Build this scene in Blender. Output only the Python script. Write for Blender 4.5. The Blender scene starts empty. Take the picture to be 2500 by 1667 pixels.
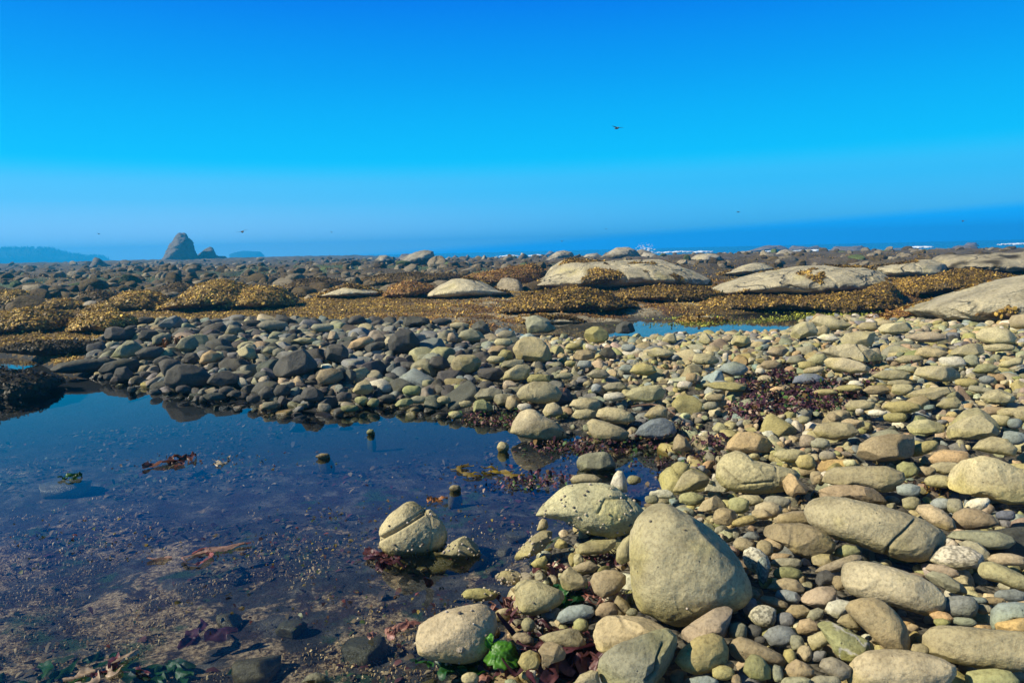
import bpy, bmesh, math, random
import numpy as np
from mathutils import Matrix, Vector

random.seed(7)
RNG = np.random.default_rng(11)
scn = bpy.context.scene
col = scn.collection

# ------------------------------------------------------------------ camera
F = 1785.0                       # focal length in photograph pixels (2500 wide)
CAM = np.array([0.0, 0.0, 1.6])
PITCH = math.atan((833.5 - 610.0) / F)
ROLL = math.radians(1.37)
fwd = np.array([0, math.cos(PITCH), -math.sin(PITCH)])
r0 = np.array([1.0, 0, 0])
u0 = np.cross(r0, fwd)
right = r0 * math.cos(ROLL) - u0 * math.sin(ROLL)
up = u0 * math.cos(ROLL) + r0 * math.sin(ROLL)
cd = bpy.data.cameras.new('camera')
cd.sensor_width = 36.0
cd.lens = 36.0 * F / 2500.0
cd.clip_start = 0.05
cd.clip_end = 6000
cam = bpy.data.objects.new('camera', cd)
col.objects.link(cam)
M = Matrix.Identity(4)
for i in range(3):
    M[i][0], M[i][1], M[i][2], M[i][3] = right[i], up[i], -fwd[i], CAM[i]
cam.matrix_world = M
scn.camera = cam

# ------------------------------------------------------------------ sun, sky, exposure
HAZE_D, HAZE_TOP = .0015, 21.0
SUN_EL, SUN_AZ = math.radians(37), math.radians(-102)   # azimuth measured from +Y towards +X
sun_dir = np.array([math.sin(SUN_AZ) * math.cos(SUN_EL), math.cos(SUN_AZ) * math.cos(SUN_EL), math.sin(SUN_EL)])
sl = bpy.data.lights.new('sun', 'SUN')
sl.energy = 5.0
sl.angle = math.radians(0.53)
sl.color = (1.0, 0.92, 0.74)
so = bpy.data.objects.new('sun', sl)
so.rotation_euler = Vector(sun_dir).to_track_quat('Z', 'Y').to_euler()
so.location = (-30, 0, 30)
col.objects.link(so)

w = bpy.data.worlds.new('World')
scn.world = w
w.use_nodes = True
nt = w.node_tree
nt.nodes.clear()

def nd(nt, t, **kw):
    n = nt.nodes.new(t)
    for k, v in kw.items():
        if k == 'ins':
            for a, b in v.items():
                n.inputs[a].default_value = b
        else:
            setattr(n, k, v)
    return n

def lk(nt, a, b):
    nt.links.new(a, b)

def ramp(nt, stops, fac=None, interp='LINEAR'):
    r = nt.nodes.new('ShaderNodeValToRGB')
    r.color_ramp.interpolation = interp
    e = r.color_ramp.elements
    while len(e) < len(stops):
        e.new(0.5)
    for el, (p, c) in zip(e, stops):
        el.position = p
        el.color = (*c, 1.0) if len(c) == 3 else c
    if fac is not None:
        nt.links.new(fac, r.inputs[0])
    return r

def math_n(nt, op, a, b=None, c=None, clamp=False):
    n = nt.nodes.new('ShaderNodeMath')
    n.operation = op
    n.use_clamp = clamp
    for i, v in enumerate((a, b, c)):
        if v is None:
            continue
        if isinstance(v, (int, float)):
            n.inputs[i].default_value = v
        else:
            nt.links.new(v, n.inputs[i])
    return n.outputs[0]

def mixc(nt, fac, a, b, mode='MIX'):
    n = nt.nodes.new('ShaderNodeMix')
    n.data_type = 'RGBA'
    n.blend_type = mode
    for sock, v in ((n.inputs[0], fac), (n.inputs[6], a), (n.inputs[7], b)):
        if isinstance(v, (int, float)):
            sock.default_value = v
        elif isinstance(v, tuple):
            sock.default_value = (*v, 1.0) if len(v) == 3 else v
        else:
            nt.links.new(v, sock)
    return n.outputs[2]

def maprange(nt, v, a, b, c=0.0, d=1.0, smooth=True):
    n = nt.nodes.new('ShaderNodeMapRange')
    n.interpolation_type = 'SMOOTHSTEP' if smooth else 'LINEAR'
    n.inputs[1].default_value, n.inputs[2].default_value = a, b
    n.inputs[3].default_value, n.inputs[4].default_value = c, d
    nt.links.new(v, n.inputs[0])
    return n.outputs[0]

sky = nd(nt, 'ShaderNodeTexSky', sky_type='NISHITA', sun_disc=False, sun_elevation=SUN_EL, sun_rotation=SUN_AZ)
tc = nd(nt, 'ShaderNodeTexCoord')
sep = nd(nt, 'ShaderNodeSeparateXYZ')
lk(nt, tc.outputs['Generated'], sep.inputs[0])
# clear upper sky over a paler layer of sea mist
clear = ramp(nt, [(0.0, (.0, .55, 1.02)), (.10, (.0, .60, 1.05)), (.15, (.0, .49, .99)), (.22, (.0, .345, .91)), (.31, (.0, .195, .83)),
                  (.42, (.002, .11, .45)), (.60, (.006, .04, .13)), (1.0, (.008, .028, .065))], sep.outputs[2])
mist = ramp(nt, [(0.0, (.46, .80, 1.18)), (.03, (.36, .72, 1.12)), (.07, (.13, .61, 1.04)), (.12, (.05, .57, 1.02))], sep.outputs[2])
mist_r = ramp(nt, [(0.0, (.14, .66, 1.12)), (.04, (.11, .61, 1.06)), (.08, (.05, .57, 1.03))], sep.outputs[2])
az = maprange(nt, sep.outputs[0], -.5, .35)
mistc = mixc(nt, az, mist.outputs[0], mist_r.outputs[0])
fac_m = math_n(nt, 'MULTIPLY', maprange(nt, sep.outputs[2], .122, .088), maprange(nt, sep.outputs[0], -1.0, 1.2, 1.0, .75))
c1 = mixc(nt, fac_m, clear.outputs[0], mistc)
# darker blue bank of sea fog lying low over the open sea on the right
bank_top = math_n(nt, 'ADD', math_n(nt, 'MULTIPLY', maprange(nt, sep.outputs[0], -.25, .95, 0.0, 1.0, False), .063), -.006)
d_b = math_n(nt, 'SUBTRACT', bank_top, sep.outputs[2])
fac_b = maprange(nt, d_b, -.007, .006)
bank = ramp(nt, [(0.0, (.0, .50, 1.5)), (.02, (.0, .53, 1.4)), (.04, (.0, .55, 1.25))], sep.outputs[2])
c2 = mixc(nt, fac_b, c1, bank.outputs[0])
sc10 = nt.nodes.new('ShaderNodeVectorMath')
sc10.operation = 'SCALE'
sc10.inputs[3].default_value = 7.4
lk(nt, c2, sc10.inputs[0])
skyc = mixc(nt, 0.008, sc10.outputs[0], sky.outputs[0])
bg = nd(nt, 'ShaderNodeBackground', ins={1: 0.1})
lk(nt, skyc, bg.inputs[0])
wo = nd(nt, 'ShaderNodeOutputWorld')
lk(nt, bg.outputs[0], wo.inputs[0])

scn.view_settings.view_transform = 'Standard'
scn.view_settings.look = 'None'
scn.view_settings.exposure = 0.5
scn.view_settings.gamma = 1.0
scn.view_settings.use_curve_mapping = False
scn.render.engine = 'CYCLES'
scn.cycles.use_denoising = True
scn.cycles.max_bounces = 8
scn.cycles.transparent_max_bounces = 12
scn.cycles.volume_bounces = 1
scn.cycles.caustics_reflective = False
scn.cycles.caustics_refractive = False

# ------------------------------------------------------------------ numeric helpers
_P = np.random.default_rng(3).permutation(256).astype(np.int64)
_P = np.concatenate([_P, _P, _P])
_V = np.random.default_rng(4).uniform(-1, 1, 256)

def vnoise(p):
    p = np.asarray(p, float)
    i = np.floor(p).astype(np.int64)
    f = p - i
    f = f * f * f * (f * (f * 6 - 15) + 10)
    i &= 255
    out = 0
    for dx in (0, 1):
        wx = f[:, 0] if dx else 1 - f[:, 0]
        a = _P[(i[:, 0] + dx) & 255]
        for dy in (0, 1):
            wy = f[:, 1] if dy else 1 - f[:, 1]
            b = _P[a + ((i[:, 1] + dy) & 255)]
            for dz in (0, 1):
                wz = f[:, 2] if dz else 1 - f[:, 2]
                out = out + wx * wy * wz * _V[_P[b + ((i[:, 2] + dz) & 255)]]
    return out

def fbm(p, oct=4, lac=2.03, gain=.5):
    p = np.asarray(p, float)
    s, a, t = 0, 1.0, 0.0
    for k in range(oct):
        s = s + a * vnoise(p + 17.3 * k)
        t += a
        p = p * lac
        a *= gain
    return s / t

def fbm2(x, y, sc, oct=4, z=0.0):
    return fbm(np.stack([np.ravel(x) * sc, np.ravel(y) * sc, np.full(np.size(x), z)], 1), oct).reshape(np.shape(x))

def sstep(a, b, x):
    t = np.clip((x - a) / (b - a), 0, 1)
    return t * t * (3 - 2 * t)

def in_poly(px, py, poly):
    inside = np.zeros(np.shape(px), bool)
    n = len(poly)
    for i in range(n):
        x1, y1 = poly[i]
        x2, y2 = poly[(i + 1) % n]
        if y1 == y2:
            continue
        c = ((y1 > py) != (y2 > py)) & (px < (x2 - x1) * (py - y1) / (y2 - y1) + x1)
        inside ^= c
    return inside

def sdist(px, py, poly):
    d = np.full(np.shape(px), 1e9)
    n = len(poly)
    for i in range(n):
        ax, ay = poly[i]
        bx, by = poly[(i + 1) % n]
        ex, ey = bx - ax, by - ay
        t = np.clip(((px - ax) * ex + (py - ay) * ey) / (ex * ex + ey * ey + 1e-12), 0, 1)
        d = np.minimum(d, (px - ax - t * ex) ** 2 + (py - ay - t * ey) ** 2)
    d = np.sqrt(d)
    return np.where(in_poly(px, py, poly), -d, d)

def pdir(u, v):
    d = fwd * F + right * (u - 1250.0) - up * (v - 833.5)
    return d / np.linalg.norm(d)

def unproj(u, v, z=0.0):
    d = pdir(u, v)
    t = (z - CAM[2]) / min(d[2], -1e-4)
    return CAM + d * t

def project(p):
    q = np.asarray(p) - CAM
    zz = q @ fwd
    return 1250 + F * (q @ right) / zz, 833.5 - F * (q @ up) / zz, zz

FR = {'A': (900, 1150, 2.94), 'B': (1700, 1150, 2.94), 'C': (800, 560, 2.767), 'D': (1650, 560, 2.767), 'E': (0, 540, 2.767),
      'F': (1250, 1000, 1.8816), 'G': (0, 950, 1.8816), 'H': (0, 560, 3.618), 'I': (900, 580, 2.94), 'J': (1700, 560, 2.94), 'K': (1250, 537, 1.8816)}

def fr(c, x, y):
    ox, oy, s = FR[c]
    return ox + x / s, oy + y / s

def frpts(c, s):
    return [fr(c, *map(float, t.split(','))) for t in s.split()]

# ------------------------------------------------------------------ mesh helpers
def mk_mesh(name, V, Fc, mats, colr=None, smooth=True, midx=None):
    """V (n,3); Fc (m,k) with a fixed k"""
    me = bpy.data.meshes.new(name)
    V = np.asarray(V, np.float32)
    Fc = np.asarray(Fc, np.int32)
    me.vertices.add(len(V))
    me.vertices.foreach_set('co', V.ravel())
    m, k = Fc.shape
    me.loops.add(m * k)
    me.loops.foreach_set('vertex_index', Fc.ravel())
    me.polygons.add(m)
    me.polygons.foreach_set('loop_start', np.arange(0, m * k, k, dtype=np.int32))
    me.polygons.foreach_set('loop_total', np.full(m, k, np.int32))
    if midx is not None:
        me.polygons.foreach_set('material_index', np.asarray(midx, np.int32))
    me.polygons.foreach_set('use_smooth', np.full(m, smooth))
    if colr is not None:
        a = me.color_attributes.new('Col', 'FLOAT_COLOR', 'POINT')
        c = np.ones((len(V), 4), np.float32)
        c[:, :3] = colr
        a.data.foreach_set('color', c.ravel())
    for mt in (mats if isinstance(mats, (list, tuple)) else [mats]):
        me.materials.append(mt)
    me.update()
    return me

def link(name, me, parent=None, label=None, cat=None, group=None, kind=None):
    o = bpy.data.objects.new(name, me)
    col.objects.link(o)
    if parent is not None:
        o.parent = parent
    for k, v in (('label', label), ('category', cat), ('group', group), ('kind', kind)):
        if v:
            o[k] = v
    return o

_ico = {}
def ico(n):
    if n not in _ico:
        bm = bmesh.new()
        bmesh.ops.create_icosphere(bm, subdivisions=n, radius=1.0)
        bm.verts.ensure_lookup_table()
        V = np.array([v.co[:] for v in bm.verts])
        V /= np.linalg.norm(V, axis=1)[:, None]
        Fc = np.array([[v.index for v in f.verts] for f in bm.faces])
        bm.free()
        _ico[n] = (V, Fc)
    return _ico[n]

def rot_rand(rng, flat=1.0):
    a, b, c = rng.uniform(0, 2 * math.pi), rng.normal(0, .25 * flat), rng.normal(0, .25 * flat)
    ca, sa, cb, sb, cc, sc_ = math.cos(a), math.sin(a), math.cos(b), math.sin(b), math.cos(c), math.sin(c)
    Rz = np.array([[ca, -sa, 0], [sa, ca, 0], [0, 0, 1]])
    Rx = np.array([[1, 0, 0], [0, cb, -sb], [0, sb, cb]])
    Ry = np.array([[cc, 0, sc_], [0, 1, 0], [-sc_, 0, cc]])
    return Rx @ Ry @ Rz
# ------------------------------------------------------------------ materials
def new_mat(name):
    m = bpy.data.materials.new(name)
    m.use_nodes = True
    t = m.node_tree
    t.nodes.clear()
    out = t.nodes.new('ShaderNodeOutputMaterial')
    b = t.nodes.new('ShaderNodeBsdfPrincipled')
    t.links.new(b.outputs[0], out.inputs[0])
    return m, t, b, out

def noise_n(t, scale, detail=4, rough=.55, vec=None, dist=0.0):
    n = nd(t, 'ShaderNodeTexNoise', ins={'Scale': scale, 'Detail': detail, 'Roughness': rough, 'Distortion': dist})
    if vec is not None:
        lk(t, vec, n.inputs['Vector'])
    return n.outputs[0]

def stone_mat(name, sc=1.0, bump=1.0, wet=False, crack=0.0, streak=False):
    m, t, b, out = new_mat(name)
    geo = nd(t, 'ShaderNodeNewGeometry')
    pos = geo.outputs['Position']
    at = nd(t, 'ShaderNodeAttribute', attribute_name='Col')
    base = at.outputs['Color']
    n1 = noise_n(t, 5 * sc, 5, .6, pos)
    base = mixc(t, 1.0, base, ramp(t, [(.28, (.62, .61, .58)), (.5, (1, 1, 1)), (.72, (1.2, 1.19, 1.15))], n1).outputs[0], 'MULTIPLY')
    n2 = noise_n(t, 70 * sc, 4, .7, pos)
    base = mixc(t, 1.0, base, ramp(t, [(.3, (.60, .59, .56)), (.5, (1, 1, 1)), (.72, (1.24, 1.24, 1.2))], n2).outputs[0], 'MULTIPLY')
    # thin film of yellow green algae in patches
    n3 = noise_n(t, 3.1 * sc, 3, .5, pos)
    base = mixc(t, math_n(t, 'MULTIPLY', maprange(t, n3, .55, .72), .38), base, mixc(t, 1.0, base, (1.05, 1.02, .42), 'MULTIPLY'))
    # dark pits
    vo = nd(t, 'ShaderNodeTexVoronoi', ins={'Scale': 26 * sc})
    lk(t, pos, vo.inputs['Vector'])
    pit = maprange(t, vo.outputs['Distance'], .03, .13, 1.0, 0.0)
    pit = math_n(t, 'MULTIPLY', pit, maprange(t, noise_n(t, 4 * sc, 2, .5, pos), .44, .56))
    base = mixc(t, math_n(t, 'MULTIPLY', pit, .7), base, (.05, .045, .035))
    h = math_n(t, 'ADD', math_n(t, 'MULTIPLY', noise_n(t, 7 * sc, 10, .72, pos), .03 / sc), math_n(t, 'MULTIPLY', noise_n(t, 150 * sc, 3, .7, pos), .003 / sc))
    h = math_n(t, 'SUBTRACT', h, math_n(t, 'MULTIPLY', pit, .006 / sc))
    if crack:
        wv = nd(t, 'ShaderNodeVectorMath', operation='ADD')
        nn = nd(t, 'ShaderNodeTexNoise', ins={'Scale': 1.3 * sc, 'Detail': 4.0})
        lk(t, pos, nn.inputs['Vector'])
        s1 = nd(t, 'ShaderNodeVectorMath', operation='SCALE')
        s1.inputs[3].default_value = .9 / sc
        lk(t, nn.outputs[1], s1.inputs[0])
        lk(t, pos, wv.inputs[0])
        lk(t, s1.outputs[0], wv.inputs[1])
        v2 = nd(t, 'ShaderNodeTexVoronoi', feature='DISTANCE_TO_EDGE', ins={'Scale': 1.6 * sc})
        lk(t, wv.outputs[0], v2.inputs['Vector'])
        ck = maprange(t, v2.outputs['Distance'], .004, .03, 1.0, 0.0)
        ck = math_n(t, 'MULTIPLY', ck, maprange(t, noise_n(t, 1.7 * sc, 2, .5, pos), .46, .58))
        h = math_n(t, 'SUBTRACT', h, math_n(t, 'MULTIPLY', ck, .03 * crack / sc))
        base = mixc(t, math_n(t, 'MULTIPLY', ck, .5 * crack), base, (.06, .055, .045))
    if streak:
        mp = nd(t, 'ShaderNodeMapping')
        mp.inputs['Rotation'].default_value = (.35, .5, .6)
        mp.inputs['Scale'].default_value = (1.0, 6.0, 9.0)
        lk(t, pos, mp.inputs[0])
        ns = noise_n(t, 1.5 * sc, 6, .65, mp.outputs[0])
        base = mixc(t, 1.0, base, ramp(t, [(.3, (.75, .75, .74)), (.5, (1, 1, 1)), (.7, (1.12, 1.12, 1.1))], ns).outputs[0], 'MULTIPLY')
        h = math_n(t, 'ADD', h, math_n(t, 'MULTIPLY', ns, .05 / sc))
    rough = .82
    if wet:
        sp = nd(t, 'ShaderNodeSeparateXYZ')
        lk(t, pos, sp.inputs[0])
        zz = math_n(t, 'ADD', sp.outputs[2], math_n(t, 'MULTIPLY', math_n(t, 'SUBTRACT', noise_n(t, 14, 3, .5, pos), .5), .05))
        wf = maprange(t, zz, .02, .055, 1.0, 0.0)
        base = mixc(t, wf, base, mixc(t, 1.0, base, (.36, .34, .25), 'MULTIPLY'))
        lk(t, maprange(t, zz, .02, .055, .25, .82), b.inputs['Roughness'])
    else:
        b.inputs['Roughness'].default_value = rough
    lk(t, base, b.inputs['Base Color'])
    b.inputs['Specular IOR Level'].default_value = .3
    bp = nd(t, 'ShaderNodeBump', ins={'Strength': .8 * bump, 'Distance': 1.0})
    lk(t, h, bp.inputs['Height'])
    lk(t, bp.outputs[0], b.inputs['Normal'])
    return m

def leaf_mat(name, rough=.5, spec=.4, trans=.0, nsc=30.0):
    m, t, b, out = new_mat(name)
    at = nd(t, 'ShaderNodeAttribute', attribute_name='Col')
    geo = nd(t, 'ShaderNodeNewGeometry')
    n = noise_n(t, nsc, 3, .6, geo.outputs['Position'])
    c = mixc(t, 1.0, at.outputs['Color'], ramp(t, [(.3, (.7, .7, .7)), (.7, (1.3, 1.28, 1.2))], n).outputs[0], 'MULTIPLY')
    lk(t, c, b.inputs['Base Color'])
    b.inputs['Roughness'].default_value = rough
    b.inputs['Specular IOR Level'].default_value = spec
    if trans:
        tr = nd(t, 'ShaderNodeBsdfTranslucent')
        lk(t, c, tr.inputs[0])
        mx = nd(t, 'ShaderNodeMixShader', ins={0: trans})
        lk(t, b.outputs[0], mx.inputs[1])
        lk(t, tr.outputs[0], mx.inputs[2])
        lk(t, mx.outputs[0], out.inputs[0])
    return m

MAT = {}
MAT['stone'] = stone_mat('beach_stone', 1.0, .8, wet=True)
MAT['boulder'] = stone_mat('cracked_boulder', 1.0, .85, wet=True, crack=.35)
MAT['outcrop'] = stone_mat('outcrop_rock', .3, 1.3, crack=.8, streak=True)
MAT['far_rock'] = stone_mat('reef_rock', .10, .9, crack=.5, streak=True)
MAT['leaf'] = leaf_mat('dry_seaweed', .55, .35, .15)
MAT['wet_leaf'] = leaf_mat('wet_seaweed', .45, .4, .3, 60)

# gravel under the cobbles, colour lowered to paint shadow into the gaps
m, t, b, out = new_mat('gravel')
geo = nd(t, 'ShaderNodeNewGeometry')
v = nd(t, 'ShaderNodeTexVoronoi', ins={'Scale': 38.0})
lk(t, geo.outputs['Position'], v.inputs['Vector'])
cc = mixc(t, .55, ramp(t, [(.0, (.03, .027, .02)), (.5, (.065, .058, .04)), (1, (.11, .10, .07))], noise_n(t, 9, 5, .6, geo.outputs['Position'])).outputs[0],
          ramp(t, [(.0, (.03, .027, .02)), (1, (.14, .12, .085))], v.outputs['Color']).outputs[0])
lk(t, cc, b.inputs['Base Color'])
b.inputs['Roughness'].default_value = .8
bp = nd(t, 'ShaderNodeBump', ins={'Strength': .8, 'Distance': .03})
lk(t, math_n(t, 'SUBTRACT', 1.0, v.outputs['Distance']), bp.inputs['Height'])
lk(t, bp.outputs[0], b.inputs['Normal'])
MAT['gravel'] = m

# floor of the tide pool: sand, coralline crust, red and green algae
m, t, b, out = new_mat('pool_floor')
geo = nd(t, 'ShaderNodeNewGeometry')
p = geo.outputs['Position']
sp = nd(t, 'ShaderNodeSeparateXYZ')
lk(t, p, sp.inputs[0])
sand = ramp(t, [(.36, (.014, .014, .014)), (.5, (.045, .042, .036)), (.66, (.17, .15, .115))], noise_n(t, 5.5, 8, .68, p)).outputs[0]
tuft = ramp(t, [(.38, (.06, .035, .018)), (.5, (.38, .25, .125)), (.62, (.70, .50, .28))], noise_n(t, 42, 5, .7, p)).outputs[0]
near = maprange(t, math_n(t, 'ADD', sp.outputs[1], math_n(t, 'MULTIPLY', sp.outputs[0], .45)), 1.6, 4.6, .13, -.09)
fm = math_n(t, 'ADD', noise_n(t, 2.6, 9, .66, p, .4), near)
c = mixc(t, maprange(t, fm, .53, .59), sand, tuft)
fr_ = noise_n(t, 3.3, 6, .7, nd(t, 'ShaderNodeMapping').outputs[0])
vm = nd(t, 'ShaderNodeMapping')
vm.inputs['Location'].default_value = (7, 3, 1)
lk(t, p, vm.inputs[0])
c = mixc(t, maprange(t, noise_n(t, 4.5, 9, .72, vm.outputs[0]), .50, .58), c, ramp(t, [(.3, (.010, .007, .007)), (.7, (.055, .03, .028))], noise_n(t, 25, 4, .6, p)).outputs[0])
vm2 = nd(t, 'ShaderNodeMapping')
vm2.inputs['Location'].default_value = (-5, 11, 4)
lk(t, p, vm2.inputs[0])
c = mixc(t, math_n(t, 'MULTIPLY', maprange(t, noise_n(t, 2.2, 7, .68, vm2.outputs[0]), .57, .64), .85), c, (.02, .075, .022))
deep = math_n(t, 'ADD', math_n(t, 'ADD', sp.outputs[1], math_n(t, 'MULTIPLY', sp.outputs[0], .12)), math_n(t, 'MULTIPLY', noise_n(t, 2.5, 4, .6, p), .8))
c = mixc(t, maprange(t, deep, 5.6, 6.8), c, (.008, .009, .008))  # floor goes near black beyond about y 5.6 to 6.8
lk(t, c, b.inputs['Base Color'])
b.inputs['Roughness'].default_value = .8
bp = nd(t, 'ShaderNodeBump', ins={'Strength': .9, 'Distance': .05})
lk(t, noise_n(t, 18, 8, .7, p), bp.inputs['Height'])
lk(t, bp.outputs[0], b.inputs['Normal'])
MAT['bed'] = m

# weedy flats and reef ground
m, t, b, out = new_mat('weedy_reef_ground')
geo = nd(t, 'ShaderNodeNewGeometry')
p = geo.outputs['Position']
at = nd(t, 'ShaderNodeAttribute', attribute_name='Col')
n1 = noise_n(t, 7, 6, .75, p)
n2 = noise_n(t, .55, 6, .7, p)
c = mixc(t, 1.0, at.outputs['Color'], ramp(t, [(.28, (.25, .25, .25)), (.5, (.95, .95, .95)), (.7, (1.9, 1.85, 1.7))], n1).outputs[0], 'MULTIPLY')
c = mixc(t, 1.0, c, ramp(t, [(.3, (.6, .6, .62)), (.7, (1.4, 1.35, 1.25))], n2).outputs[0], 'MULTIPLY')
lk(t, c, b.inputs['Base Color'])
b.inputs['Roughness'].default_value = .75
bp = nd(t, 'ShaderNodeBump', ins={'Strength': 1.0, 'Distance': .12})
lk(t, math_n(t, 'ADD', n1, math_n(t, 'MULTIPLY', noise_n(t, 1.2, 5, .7, p), 2.0)), bp.inputs['Height'])
lk(t, bp.outputs[0], b.inputs['Normal'])
MAT['reef'] = m

def water_mat(name, tint, rip, rscale, rough=.0):
    m, t, b, out = new_mat(name)
    geo = nd(t, 'ShaderNodeNewGeometry')
    bp = nd(t, 'ShaderNodeBump', ins={'Strength': rip, 'Distance': .02})
    lk(t, noise_n(t, rscale, 3, .5, geo.outputs['Position']), bp.inputs['Height'])
    fz = nd(t, 'ShaderNodeFresnel', ins={'IOR': 1.333})
    lk(t, maprange(t, geo.outputs['Backfacing'], 0, 1, 1.333, 1 / 1.333, False), fz.inputs['IOR'])
    lk(t, bp.outputs[0], fz.inputs['Normal'])
    tr = nd(t, 'ShaderNodeBsdfTransparent')
    tr.inputs[0].default_value = (*tint, 1)
    gl = nd(t, 'ShaderNodeBsdfGlossy', ins={'Roughness': rough})
    lk(t, bp.outputs[0], gl.inputs['Normal'])
    mx = nd(t, 'ShaderNodeMixShader')
    lk(t, fz.outputs[0], mx.inputs[0])
    lk(t, tr.outputs[0], mx.inputs[1])
    lk(t, gl.outputs[0], mx.inputs[2])
    lk(t, mx.outputs[0], out.inputs[0])
    t.nodes.remove(b)
    return m
MAT['pool'] = water_mat('pool_water', (.70, .75, .80), .04, 5.0)

m, t, b, out = new_mat('sea_water')
b.inputs['Base Color'].default_value = (.01, .10, .22, 1)
b.inputs['Roughness'].default_value = .25
geo = nd(t, 'ShaderNodeNewGeometry')
bp = nd(t, 'ShaderNodeBump', ins={'Strength': .8, 'Distance': .6})
lk(t, noise_n(t, .25, 5, .6, geo.outputs['Position']), bp.inputs['Height'])
lk(t, bp.outputs[0], b.inputs['Normal'])
MAT['sea'] = m

m, t, b, out = new_mat('foam')
b.inputs['Base Color'].default_value = (.82, .84, .84, 1)
b.inputs['Roughness'].default_value = .9
MAT['foam'] = m

m, t, b, out = new_mat('plumage')
geo = nd(t, 'ShaderNodeNewGeometry')
lk(t, ramp(t, [(.3, (.03, .03, .035)), (.7, (.08, .08, .085))], noise_n(t, 20, 2, .5, geo.outputs['Position'])).outputs[0], b.inputs['Base Color'])
b.inputs['Roughness'].default_value = .7
MAT['bird'] = m
# ------------------------------------------------------------------ the lie of the land
def up_poly(pts, z=0.0):
    return [tuple(unproj(u, v, z)[:2]) for u, v in pts]

POOL = up_poly([(1300, 1900), (1262, 1667), (1235, 1590), (1240, 1500), (1280, 1440), (1310, 1390), (1330, 1330), (1370, 1295), (1440, 1290),
                (1500, 1290), (1570, 1250), (1640, 1190), (1690, 1130), (1640, 1085), (1560, 1075), (1480, 1085), (1400, 1060), (1330, 1035),
                (1240, 1005), (1150, 1010), (1060, 1000), (960, 985), (900, 990), (820, 1005), (740, 1005), (690, 990), (620, 980), (540, 972),
                (450, 960), (380, 940), (300, 925), (240, 922), (150, 915), (110, 895), (60, 874), (0, 868), (-250, 862), (-900, 900), (-1500, 1900)])
PUDDLE = up_poly([(1225, 808), (1290, 790), (1380, 787), (1500, 783), (1640, 781), (1800, 783), (1980, 792), (1960, 816), (1700, 816), (1640, 823),
                  (1430, 833), (1300, 828)])
LAGOON = up_poly([(1500, 775), (1800, 765), (2100, 755), (2250, 735), (2400, 715), (2330, 735), (2200, 765), (2050, 785), (1850, 790), (1650, 786)])
BEACH = up_poly([(248, 905), (258, 845), (330, 815), (420, 796), (560, 798), (700, 799), (870, 800), (980, 796), (1080, 805), (1190, 818), (1280, 828),
                 (1430, 835), (1650, 822), (1920, 815), (1990, 775), (2250, 785), (2500, 790), (3300, 800), (3300, 2600), (1330, 2600), (1280, 1667), (1250, 1590), (1255, 1500), (1295, 1440), (1325, 1390), (1350, 1330), (1390, 1300), (1440, 1295),
                 (1510, 1295), (1580, 1255), (1655, 1190), (1705, 1130), (1650, 1078), (1560, 1068), (1480, 1078), (1400, 1050), (1330, 1025),
                 (1240, 995), (1150, 1000), (1060, 992), (960, 977), (900, 982), (820, 997), (740, 997), (690, 982), (620, 972), (540, 964),
                 (450, 952), (380, 932), (300, 917)], 0.08)

def gz(x, y):
    x = np.asarray(x, float)
    y = np.asarray(y, float)
    D = np.hypot(x, y)
    dp = sdist(x, y, POOL)
    n1 = fbm2(x, y, .9, 4)
    n2 = fbm2(x, y, .16, 4, 5.0)
    # beach
    zb = .13 * (1 - np.exp(-np.maximum(dp, 0) / .6)) + .05 * sstep(.5, 4, x) + .02 * n1
    dq = sdist(x, y, PUDDLE)
    zb = zb * (.12 + .88 * sstep(.1, 3.2, dq)) - .05 * sstep(.5, .0, dq)
    # weedy flats behind
    zf = .07 + .09 * n1 + .12 * n2 + .05 * fbm2(x, y, 3.2, 3, 14.0) + .12 * sstep(8, 20, x) + .06 * sstep(18, 40, D) 
    d2 = np.minimum(sdist(x, y, PUDDLE), sdist(x, y, LAGOON))
    zf = np.where(d2 < .7, -.05 + (zf + .05) * sstep(-.1, .7, d2), zf)
    # outer reef
    rn = np.abs(fbm2(x, y, .11, 5, 9.0))
    n3 = fbm2(x, y, .5, 4, 2.0)
    zr = .1 + (1.7 + 1.1 * sstep(60, 140, D)) * (.30 - rn) * sstep(25, 70, D) + .42 * n3 * sstep(22, 45, D) - .9 * sstep(60, 150, D) - 2.4 * sstep(135, 205, y + .55 * np.maximum(x, -30)) * sstep(-75, -20, x) + 1.1 * sstep(80, 230, D) * sstep(5, -60, x)
    zf = zf + (zr - zf) * sstep(24, 40, D)
    db = sdist(x, y, BEACH)
    z = zf + (zb - zf) * sstep(.9, -.3, db)
    zin = -.025 - .115 * (1 - np.exp(-np.maximum(-dp, 0) / .6)) + .035 * n1 + .03 * fbm2(x, y, 3.0, 3) - .05 * sstep(5.3, 6.6, y + .12 * x) * sstep(.15, .9, -dp)
    return np.where(dp < 0, zin, np.minimum(z, .0 + .5 * np.maximum(dp, 0) + 0 * z) * (dp < .4) + z * (dp >= .4))

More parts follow.
